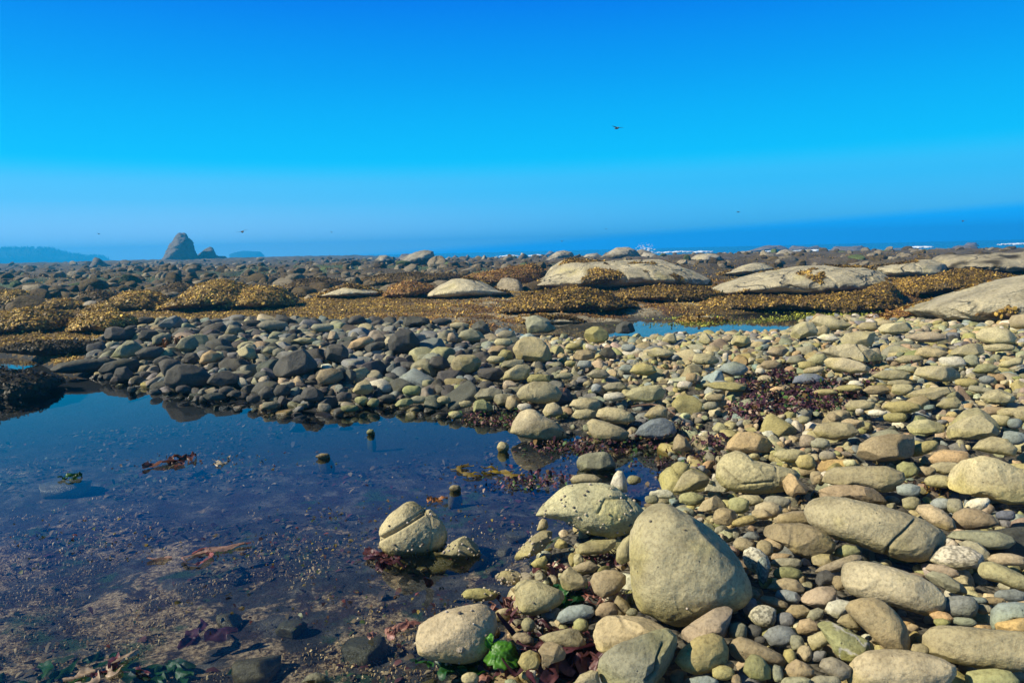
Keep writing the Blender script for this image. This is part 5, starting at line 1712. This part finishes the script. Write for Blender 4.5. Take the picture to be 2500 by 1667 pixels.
# flecks of weed afloat
cs = np.array(up_poly([(60, 1300), (330, 1340), (520, 1345), (430, 1130), (860, 1305), (600, 1125), (1150, 1150), (1000, 1260), (1250, 1030), (1060, 1010), (900, 1240), (1100, 1290), (700, 1350), (1080, 1500), (1000, 1400), (1450, 1150), (1500, 1080), (1600, 1130), (1160, 1470), (950, 1490), (600, 1480)]))
pp = np.repeat(cs, 42, 0) + rng.normal(0, 1, (len(cs) * 42, 2)) * np.array([.32, .14])
ok = (sdist(pp[:, 0], pp[:, 1], POOL) < -.03)
pp = pp[ok]
V1, F1, C1 = fronds(np.column_stack([pp, np.full(len(pp), .004)]), np.tile([0, 0, 1.0], (len(pp), 1)), 'fleck', .018, rng, .1, True)
link('floating_weed_flecks', mk_mesh('floating_weed_flecks', V1, F1, MAT['wet_leaf'], C1), label='dark flecks of torn weed afloat on the tide pool', cat='seaweed', kind='stuff')

# sunken stones on the pool floor
SUNK = [('G', 290, 450, 120, 42, 'T', 'big pale sunken stone at the left with a green tuft above it'), ('G', 1035, 1055, 70, 42, 't', 'sunken tan stone near the bottom left, beside the purple blade'),
        ('G', 1690, 1190, 115, 50, 'g', 'flat grey-green sunken slab left of the blunt limpet boulder'), ('A', 1060, 455, 85, 36, 'g', 'round sunken stone right of the low pointed stone'),
        ('A', 985, 548, 75, 28, 't', 'flat sunken stone below the round sunken one'), ('A', 430, 1505, 75, 28, 't', 'sunken stone at the bottom edge below the blunt limpet boulder'),
        ('A', 370, 695, 60, 20, 'y', 'sunken yellowish stone below the split boulder'), ('G', 1330, 1090, 75, 60, 'g', 'grey sunken block left of centre at the bottom'),
        ('G', 1200, 1270, 130, 60, 't', 'wide tan sunken slab at the bottom edge'), ('F', 520, 220, 50, 25, 'g', 'sunken grey stone in the inlet beside the rough pitted boulder'), ('A', 890, 700, 50, 22, 't', 'small sunken stone left of the flat snail-covered stone')]
for k, (c, x, y, rx, ry, cc_, lab) in enumerate(SUNK):
    u, v = fr(c, x, y)
    p = hit(u, v, .04)
    kx = np.dot(p - CAM, fwd) / F
    rxw = rx / FR[c][2] * kx
    vv = var[4][(k * 5) % NV].copy()
    sg = ico(4)[0]
    vv = vv / np.abs(vv).max(0) * np.array([rxw, rxw * .8, min(rxw * .45, .07)])
    W = vv + np.array([p[0], p[1], 0])
    z0 = gz(p[:1], p[1:2])[0]
    off = np.array([p[0], p[1], z0 - .02])
    o = link('sunken_stone', mk_mesh('sunken_stone', vv, ico(4)[1], MAT['stone'], np.tile(np.array(COL[cc_]), (len(W), 1))), label=lab, cat='stone', group='sunken stones in the tide pool')
    o.location = (p[0], p[1], min(z0 + .03, -.012 - vv[:, 2].max()))

def ribbon(pts, width, colr, rng, ruffle=.25, seg=4):
    """a strip of weed along a path, ruffled across"""
    pts = np.array(pts, float)
    t = np.linspace(0, len(pts) - 1, (len(pts) - 1) * 5 + 1)
    i = np.minimum(t.astype(int), len(pts) - 2); f = (t - i)[:, None]
    C_ = pts[i] * (1 - f) + pts[i + 1] * f
    d = np.gradient(C_, axis=0); d /= np.linalg.norm(d, axis=1)[:, None] + 1e-9
    ph = rng.uniform(0, 6)
    tw = np.sin(t * 1.3 + ph) * 1.2
    a = np.cross(d, [0, 0, 1.0]); a /= np.linalg.norm(a, axis=1)[:, None] + 1e-6
    b = np.cross(a, d)
    V = []
    wv = width * np.sin(np.clip((t + .35) / (t[-1] + .6), 0, 1) * math.pi) ** .5
    for j in range(seg + 1):
        s = (j / seg - .5) * 2
        V.append(C_ + (a * np.cos(tw * .6)[:, None] + b * np.sin(tw * .6)[:, None]) * (s * wv)[:, None] + b * (np.sin(t * 2.7 + s * 3 + ph) * width * ruffle)[:, None])
    n = len(t)
    V = np.stack(V, 1).reshape(-1, 3)
    q = (np.arange(n - 1)[:, None] * (seg + 1) + np.arange(seg)[None]).ravel()
    Fq = np.stack([q, q + 1, q + seg + 2, q + seg + 1], 1)
    return V, Fq, np.tile(colr, (len(V), 1)) * np.exp(.15 * rng.normal(0, 1, (len(V), 1)))

def clump(name, label, cat, c, xy, spread, n, width, length, pal, rng, mat='wet_leaf', h=.05, zmin=0.005, flat=.3, group=None):
    u, v = fr(c, *xy)
    p0 = hit(u, v, .02, min(0.0, zmin))
    p0[2] = max(p0[2], zmin)
    Vs, Fs, Cs, nb = [], [], [], 0
    for k in range(n):
        a = rng.uniform(0, 2 * math.pi)
        s = p0 + np.array([rng.normal(0, 1) * spread[0], rng.normal(0, 1) * spread[1], 0])
        pts = [s]
        L = length * rng.uniform(.5, 1.3)
        for j in range(3):
            a += rng.normal(0, .7)
            s = s + np.array([math.cos(a), math.sin(a), 0]) * L / 3
            s = s.copy(); s[2] = max(zmin, p0[2] + rng.uniform(0, h))
            pts.append(s)
        V, Fq, C_ = ribbon(pts, width * rng.uniform(.5, 1.2), np.array(pal[rng.integers(len(pal))]), rng, flat)
        Vs.append(V); Fs.append(Fq + nb); Cs.append(C_); nb += len(V)
    o = link(name, mk_mesh(name, np.concatenate(Vs) - p0, np.concatenate(Fs), MAT[mat], np.concatenate(Cs)), label=label, cat=cat, group=group)
    o.location = p0
    return o

# bright sea lettuce draped over a stone beside the blunt boulder
ls = next(s_ for s_ in stones if s_['lab'].startswith('round stone wrapped'))
n_, Fc = ico(ls['lod'])
W = ls['W']; c0 = ls['ctr']
dv = (W - c0) / np.linalg.norm(W - c0, axis=1)[:, None]
az_ = np.arctan2(dv[:, 1], dv[:, 0])
ruf = .10 + .14 * np.abs(fbm(dv * 3.0 + 4, 3)) + .07 * np.sin(az_ * 11 + 6 * dv[:, 2] + 4 * fbm(dv * 2 + 9, 2)) * sstep(.75, -.1, dv[:, 2])
W2 = c0 + (W - c0) * (1 + ruf)[:, None]
W2[:, :2] = c0[:2] + (W2[:, :2] - c0[:2]) * (1 + .5 * sstep(.05, -.5, dv[:, 2]))[:, None]
W2[:, 2] = np.maximum(W2[:, 2], .004 + .006 * np.sin(az_ * 9))
keep = dv[Fc][:, :, 2].mean(1) > -.55 + .3 * fbm(dv[Fc].mean(1) * 3, 2)
off = np.array([c0[0], c0[1], 0.0])
lettuce = link('sea_lettuce', mk_mesh('sea_lettuce', W2 - off, Fc[keep], MAT['wet_leaf'], np.array([.06, .19, .014])[None] * (1 + .6 * fbm(dv * 4, 3))[:, None]), label='bright glossy green sea lettuce draped over a round stone by the blunt boulder', cat='sea lettuce')
lettuce.location = off
hl = float(ls['hs'][1])
V, Fq, C_ = ribbon([np.array([-.5, -.3, c0[2] / hl + .3]) * hl, np.array([-1.15, -.1, c0[2] / hl + .8]) * hl, np.array([-1.2, .2, c0[2] / hl + 1.3]) * hl, np.array([-.8, .3, c0[2] / hl + 1.6]) * hl], .35 * hl, np.array([.06, .23, .012]), rng, .4)
link('frond', mk_mesh('frond', V, Fq, MAT['wet_leaf'], C_), parent=lettuce)
GREEN = [(.015, .075, .014), (.022, .10, .014), (.010, .05, .014)]
PURP = [(.075, .022, .03), (.05, .016, .022), (.13, .05, .05), (.10, .035, .04)]
PINK = [(.34, .17, .13), (.28, .13, .11), (.42, .28, .22)]
clump('sea_lettuce', 'dark green crumpled lettuce leaf above the smooth blue-grey oval stone', 'sea lettuce', 'A', (1460, 945), (.03, .02), 9, .035, .14, GREEN, rng, h=.06)
clump('sea_lettuce', 'thin green lettuce fronds in the shallows left of the bright lettuce', 'sea lettuce', 'A', (740, 1420), (.10, .03), 12, .03, .16, GREEN, rng, h=.012)
clump('sea_lettuce', 'small green lettuce scrap under the broad snail-dotted boulder', 'sea lettuce', 'A', (1660, 470), (.03, .01), 5, .022, .09, GREEN, rng, h=.04)
clump('sea_lettuce', 'sunken dark green lettuce fronds at the bottom left corner', 'sea lettuce', 'G', (180, 1310), (.16, .05), 14, .022, .14, GREEN, rng, h=.02, zmin=-.07)
clump('sea_lettuce', 'dark green fronds along the bottom edge, left of the blunt boulder', 'sea lettuce', 'G', (700, 1290), (.16, .05), 14, .022, .14, GREEN, rng, h=.02, zmin=-.07)
clump('sea_lettuce', 'green tuft floating over the big pale sunken stone', 'sea lettuce', 'G', (330, 412), (.03, .015), 6, .02, .08, GREEN, rng, h=.03)
clump('ribbon_weed', 'glossy purple-brown ribbon weed at the bottom, left of the grey-green slab', 'seaweed', 'A', (1430, 1420), (.10, .05), 30, .025, .2, PURP, rng, h=.09)
clump('ribbon_weed', 'tuft of dark purple weed above the glossy ribbons', 'seaweed', 'A', (1570, 1310), (.025, .015), 16, .014, .10, PURP, rng, h=.06)
clump('ribbon_weed', 'pale pink stringy weed at the largest boulder\'s left foot', 'seaweed', 'A', (1690, 935), (.04, .02), 16, .008, .12, PINK, rng, h=.07)
clump('ribbon_weed', 'reddish branching weed tuft beside the brown stone by the lettuce', 'seaweed', 'A', (1535, 870), (.03, .02), 14, .006, .10, [(.22, .07, .05), (.16, .05, .05)], rng, h=.05)
clump('ribbon_weed', 'pale and purple scraps above the triangular tan stone', 'seaweed', 'A', (1340, 730), (.05, .03), 14, .014, .07, PINK + PURP, rng, h=.05)
clump('ribbon_weed', 'black-purple weed tangle left of the upright slab behind the triangular stone', 'seaweed', 'A', (1700, 640), (.03, .02), 22, .008, .14, PURP, rng, h=.05)
clump('ribbon_weed', 'purple weed fringe around the foot of the split boulder', 'seaweed', 'A', (110, 630), (.05, .02), 16, .022, .13, PURP, rng, h=.015)
clump('ribbon_weed', 'reddish weed scraps beneath the lettuce-side boulder', 'seaweed', 'A', (1030, 1010), (.06, .04), 18, .012, .10, PURP + PINK[:1], rng, h=.04)
clump('ribbon_weed', 'dark weed strewn under the blue-grey oval stone', 'seaweed', 'A', (1330, 1090), (.09, .05), 26, .010, .14, PURP + [(.05, .03, .012)], rng, h=.05)
clump('ribbon_weed', 'pinkish torn weed at the bottom edge right of the bright lettuce', 'seaweed', 'A', (960, 1470), (.05, .02), 12, .02, .10, PINK[:2] + PURP, rng, h=.05)
clump('kelp', 'golden kelp blades floating in the middle of the pool', 'kelp', 'G', (2210, 385), (.12, .05), 8, .022, .22, [(.24, .17, .015), (.16, .11, .015)], rng, h=.03)
clump('kelp', 'brown torn kelp blade floating left of centre in the pool', 'kelp', 'G', (810, 335), (.07, .03), 6, .03, .2, [(.09, .03, .02), (.15, .06, .04)], rng, h=.03)
clump('kelp', 'pale scrap of weed floating right of the brown torn blade', 'kelp', 'G', (1040, 338), (.03, .02), 4, .02, .12, [(.45, .38, .27)], rng, h=.02)
clump('kelp', 'pink torn blade floating in the middle left of the pool', 'kelp', 'G', (880, 765), (.07, .02), 6, .02, .2, [(.28, .10, .10), (.36, .22, .18)], rng, h=.012)
clump('kelp', 'orange-brown blade scrap behind the low pointed stone', 'kelp', 'G', (2020, 510), (.03, .015), 4, .015, .08, [(.30, .12, .03)], rng, h=.03)
clump('kelp', 'dark upright curled blade in the pool below the low pointed stone', 'kelp', 'A', (415, 830), (.002, .002), 1, .026, .07, [(.03, .012, .012)], rng, h=.09)
clump('kelp', 'purple blade lying in the water at lower left', 'kelp', 'G', (910, 1155), (.05, .02), 4, .04, .16, [(.09, .03, .045)], rng, h=.01, zmin=-.03)
clump('kelp', 'pink and white torn blades left of the blunt boulder', 'kelp', 'G', (1810, 1115), (.05, .02), 7, .015, .10, PINK, rng, h=.012)
clump('kelp', 'pale blade over dark red weed near the bottom left edge', 'kelp', 'G', (440, 1300), (.07, .02), 7, .022, .15, [(.40, .30, .22), (.12, .03, .035)], rng, h=.012)
clump('rockweed_tuft', 'brown weed tuft on the side of the weed-spotted boulder', 'seaweed', 'C', (1490, 1165), (.10, .03), 40, .012, .09, [(.12, .04, .015), (.07, .03, .012)], rng, mat='leaf', h=.16)
clump('rockweed_tuft', 'orange-brown kelp scrap beside the left pyramid boulder', 'seaweed', 'E', (1180, 860), (.12, .08), 16, .02, .16, [(.22, .09, .02), (.12, .05, .015)], rng, mat='leaf', h=.2)
clump('rockweed_tuft', 'brown and yellow weed tuft beside the dark rough rock above the long cracked boulder', 'seaweed', 'B', (800, 230), (.05, .03), 26, .012, .09, [(.16, .10, .02), (.07, .045, .015)], rng, mat='leaf', h=.06)
clump('rockweed_tuft', 'dark weed with yellow scraps left of the big right-edge boulder', 'seaweed', 'B', (1740, 150), (.06, .03), 46, .010, .10, [(.10, .05, .03), (.05, .03, .02), (.25, .16, .02)], rng, mat='leaf', h=.05)

# drift heap of purple weed
poly = up_poly(frpts('D', '480,1060 700,1000 800,1050 1000,1060 1250,1090 1350,1130 1150,1180 1150,1270 950,1290 700,1300 500,1310 330,1260 450,1150'), .15)
pa = np.array(poly)
xs = rng.uniform(pa[:, 0].min() - .2, pa[:, 0].max() + .2, 46000); ys = rng.uniform(pa[:, 1].min() - .2, pa[:, 1].max() + .2, 46000)
dd = sdist(xs, ys, poly)
ok = (dd < .15 * fbm2(xs, ys, 3, 3)) & (fbm2(xs, ys, 5.5, 3, 4.0) > -.12) & (rng.random(len(xs)) < .62)
xs, ys, dd = xs[ok], ys[ok], dd[ok]
ai = np.clip(((xs - GX0) / GS).astype(int), 0, GNX - 1); bi = np.clip(((ys - GY0) / GS).astype(int), 0, GNY - 1)
zz = np.minimum(np.maximum(HM[bi, ai], HG[bi, ai]), HG[bi, ai] + .075) + .012 + rng.random(len(xs)) * .03 * np.clip(-dd / .25, 0, 1)
V1, F1, C1 = fronds(np.column_stack([xs, ys, zz]), np.tile([0, 0, 1.0], (len(xs), 1)), 'heap', .034, rng, .5)
link('seaweed_heap', mk_mesh('seaweed_heap', V1, F1, MAT['leaf'], C1), label='drift heap of dark purple seaweed lying on the right-hand bank', cat='seaweed', kind='stuff')
# second drift line behind the inlet
cs = np.array(up_poly([(1400, 1065), (1450, 1075), (1560, 1060), (1640, 1060), (1690, 1100), (1720, 1130), (1760, 1110), (1300, 1150), (2080, 935), (2140, 930), (2420, 880), (1230, 1010), (1190, 1000)], .08))
pp = np.repeat(cs, 260, 0) + rng.normal(0, 1, (len(cs) * 260, 2)) * np.array([.16, .10])
ai = np.clip(((pp[:, 0] - GX0) / GS).astype(int), 0, GNX - 1); bi = np.clip(((pp[:, 1] - GY0) / GS).astype(int), 0, GNY - 1)
zz = np.maximum(np.minimum(HM[bi, ai], HG[bi, ai] + .08), 0) + .012
V1, F1, C1 = fronds(np.column_stack([pp, zz]), np.tile([0, 0, 1.0], (len(pp), 1)), 'heap', .028, rng, .4)
link('seaweed_scraps', mk_mesh('seaweed_scraps', V1, F1, MAT['leaf'], C1), label='scraps of dark weed caught between the stones around the inlet', cat='seaweed', kind='stuff')

# kelp stalk lying on the stones
path = [hit(*fr('C', x, y), .16) for x, y in ((2050, 1200), (2110, 1188), (2190, 1182), (2260, 1192), (2310, 1225), (2345, 1250))]
path = np.array(path); ts = np.linspace(0, len(path) - 1, 30); i_ = np.minimum(ts.astype(int), len(path) - 2); f_ = (ts - i_)[:, None]
Cn = path[i_] * (1 - f_) + path[i_ + 1] * f_
an = np.arange(6) * math.pi / 3
V = (Cn[:, None, :] + np.stack([np.zeros(6), np.cos(an), np.sin(an)], 1)[None] * (.011 * (1 - .4 * ts / ts[-1]))[:, None, None]).reshape(-1, 3)
q = [(a * 6 + b_, a * 6 + (b_ + 1) % 6, (a + 1) * 6 + (b_ + 1) % 6, (a + 1) * 6 + b_) for a in range(29) for b_ in range(6)]
link('kelp_stalk', mk_mesh('kelp_stalk', V - Cn[0], q, MAT['leaf'], np.tile([.20, .12, .08], (len(V), 1))), label='thin reddish kelp stalk lying across the stones of the bank', cat='kelp').location = Cn[0]

# periwinkles on the boulders
n3, F3 = ico(3)
Vs, Fs, Cs, nb = [], [], [], 0
hosts = [(0, 42), (1, 22), (2, 60), (8, 24), (11, 34), (12, 12), (14, 14), (13, 5), (7, 3)]
for hi, cnt in hosts:
    s = stones[hi]
    W = s['W']
    toward = (W - s['ctr']) @ fwd < 0
    ok = np.where(toward & (W[:, 2] > .0))[0]
    if not len(ok):
        ok = np.where(toward)[0]
    low = sstep(.12, 0, W[ok, 2]) + .25
    pk = rng.choice(ok, cnt, p=low / low.sum())
    for p in W[pk]:
        r = rng.uniform(.0035, .0065)
        v = n3 * np.array([1.2, 1, 1]) * r * (1 + .2 * n3[:, :1]) + p + (p - s['ctr']) / np.linalg.norm(p - s['ctr']) * r * .6
        Vs.append(v); Fs.append(F3 + nb); nb += len(v)
        Cs.append(np.tile(np.array([(.5, .42, .3), (.13, .11, .09), (.42, .34, .25), (.55, .47, .38)][rng.integers(4)]), (len(v), 1)))
link('snails', mk_mesh('snails', np.concatenate(Vs), np.concatenate(Fs), MAT['stone'], np.concatenate(Cs)), label='tiny pale and dark snails clinging to the boulders in the pool', cat='snails', kind='stuff')
# limpet
s = stones[14]
u, v, _ = project(s['W'])
tx, ty = fr('A', 660, 1285)
front = (s['W'] - s['ctr']) @ fwd < 0
j = np.argmin(np.where(front, np.hypot(u - tx, v - ty), 1e9))
p = s['W'][j]
nrm = (p - s['ctr']) / np.linalg.norm(p - s['ctr'])
q_ = Vector(nrm).to_track_quat('Z', 'Y')
rr_ = np.linspace(1, 0, 7); an = np.arange(16) * 2 * math.pi / 16
V = np.array([[math.cos(a) * r_ * .017 * (1 + .06 * (k % 2)), math.sin(a) * r_ * .014 * (1 + .06 * (k % 2)), (1 - r_) ** .8 * .012] for r_ in np.maximum(rr_, .02) for k, a in enumerate(an)])
Fq = [(a * 16 + b_, a * 16 + (b_ + 1) % 16, (a + 1) * 16 + (b_ + 1) % 16, (a + 1) * 16 + b_) for a in range(6) for b_ in range(16)]
o = link('limpet', mk_mesh('limpet', V, Fq, MAT['stone'], np.tile([.42, .35, .25], (len(V), 1))), label='grey conical limpet on the face of the blunt boulder', cat='limpet')
o.location = p + nrm * .001
o.rotation_euler = q_.to_euler()

# ------------------------------------------------------------------ birds
def bird(u, v, D, span, roll, yaw, lab):
    d = pdir(u, v)
    p = CAM + d * (D / np.dot(d, fwd))
    root = bpy.data.objects.new('bird', None)
    col.objects.link(root)
    root.location = p
    span = span * 1.5
    root.rotation_euler = (0, roll, yaw)
    root['label'] = lab; root['category'] = 'bird'; root['group'] = 'small dark birds in flight'
    n, Fc = ico(4)
    t = n[:, 1]
    prof = (.5 + .5 * np.clip(1 - t * t, 0, 1)) * np.where(t < 0, 1 + .35 * t, 1 - .15 * t)
    B = np.stack([n[:, 0] * .085 * prof, n[:, 1] * .30, n[:, 2] * .08 * prof], 1) * span
    tail = n[:, 1] < -.75
    B[tail, 0] *= 1.8; B[tail, 2] *= .35; B[tail, 1] *= 1.2
    link('body', mk_mesh('body', B, Fc, MAT['bird']), parent=root)
    hd = n * np.array([.05, .065, .05]) * span + np.array([0, .31, .02]) * span
    bk = n[:, 1] > .9
    hd[bk] += np.array([0, .05, -.005]) * span
    link('head', mk_mesh('head', hd, Fc, MAT['bird']), parent=root)
    for sgn in (-1, 1):
        V = []
        for k in range(9):
            f = k / 8
            x = sgn * (.04 + .46 * f); z = .05 * math.sin(f * 2.2) + .03
            yc = .06 - .10 * f * f; ch = .13 * (1 - f ** 1.6) + .012
            for a, b_ in ((ch * .6, 0), (0, .010 * (1 - f) + .003), (-ch, 0), (0, -.010 * (1 - f) - .002)):
                V.append((x, yc + a, z + b_))
        Fq = [(a * 4 + b_, a * 4 + (b_ + 1) % 4, (a + 1) * 4 + (b_ + 1) % 4, (a + 1) * 4 + b_) for a in range(8) for b_ in range(4)] + [(0, 1, 2, 3), (35, 34, 33, 32)]
        link('wing', mk_mesh('wing', np.array(V) * span, Fq, MAT['bird']), parent=root)
bird(1507, 313, 36, .46, .12, .3, 'dark bird highest in the clear blue sky, right of centre')
bird(592, 566, 36, .42, -.25, .6, 'dark bird low in the sky right of the tall sea stack')
bird(241, 571, 42, .24, .1, .2, 'small bird low in the sky left of the tall sea stack')
bird(2351, 540, 42, .30, .05, -.3, 'dark bird over the fog bank near the right edge')
bird(1803, 518, 42, .22, .1, .5, 'small bird over the fog bank, right of the spray plume')
bird(1372, 589, 42, .24, .0, .1, 'small bird just above the skyline rocks at the centre')
bird(810, 567, 48, .16, .3, .9, 'tiny bird low in the sky right of the distant island')
bird(1480, 559, 48, .17, -.1, .3, 'tiny bird above the grooved skyline dome')

# ------------------------------------------------------------------ sea haze
bm = bmesh.new()
bmesh.ops.create_cube(bm, size=1.0)
bmesh.ops.scale(bm, vec=(2400, 1560, HAZE_TOP + 4.6), verts=bm.verts)
bmesh.ops.translate(bm, vec=(0, 420, (HAZE_TOP - 4.6) / 2), verts=bm.verts)
me = bpy.data.meshes.new('haze')
bm.to_mesh(me); bm.free()
hm = bpy.data.materials.new('sea_haze')
hm.use_nodes = True
hm.node_tree.nodes.clear()
ho = hm.node_tree.nodes.new('ShaderNodeOutputMaterial')
pv = hm.node_tree.nodes.new('ShaderNodeVolumePrincipled')
pv.inputs['Color'].default_value = (.03, .52, 1.0, 1)
pv.inputs['Density'].default_value = HAZE_D
pv.inputs['Anisotropy'].default_value = .25
hm.node_tree.links.new(pv.outputs[0], ho.inputs['Volume'])
me.materials.append(hm)
link('haze', me, kind='stuff', label='pale blue sea haze hanging over the reef and the sea', cat='haze')
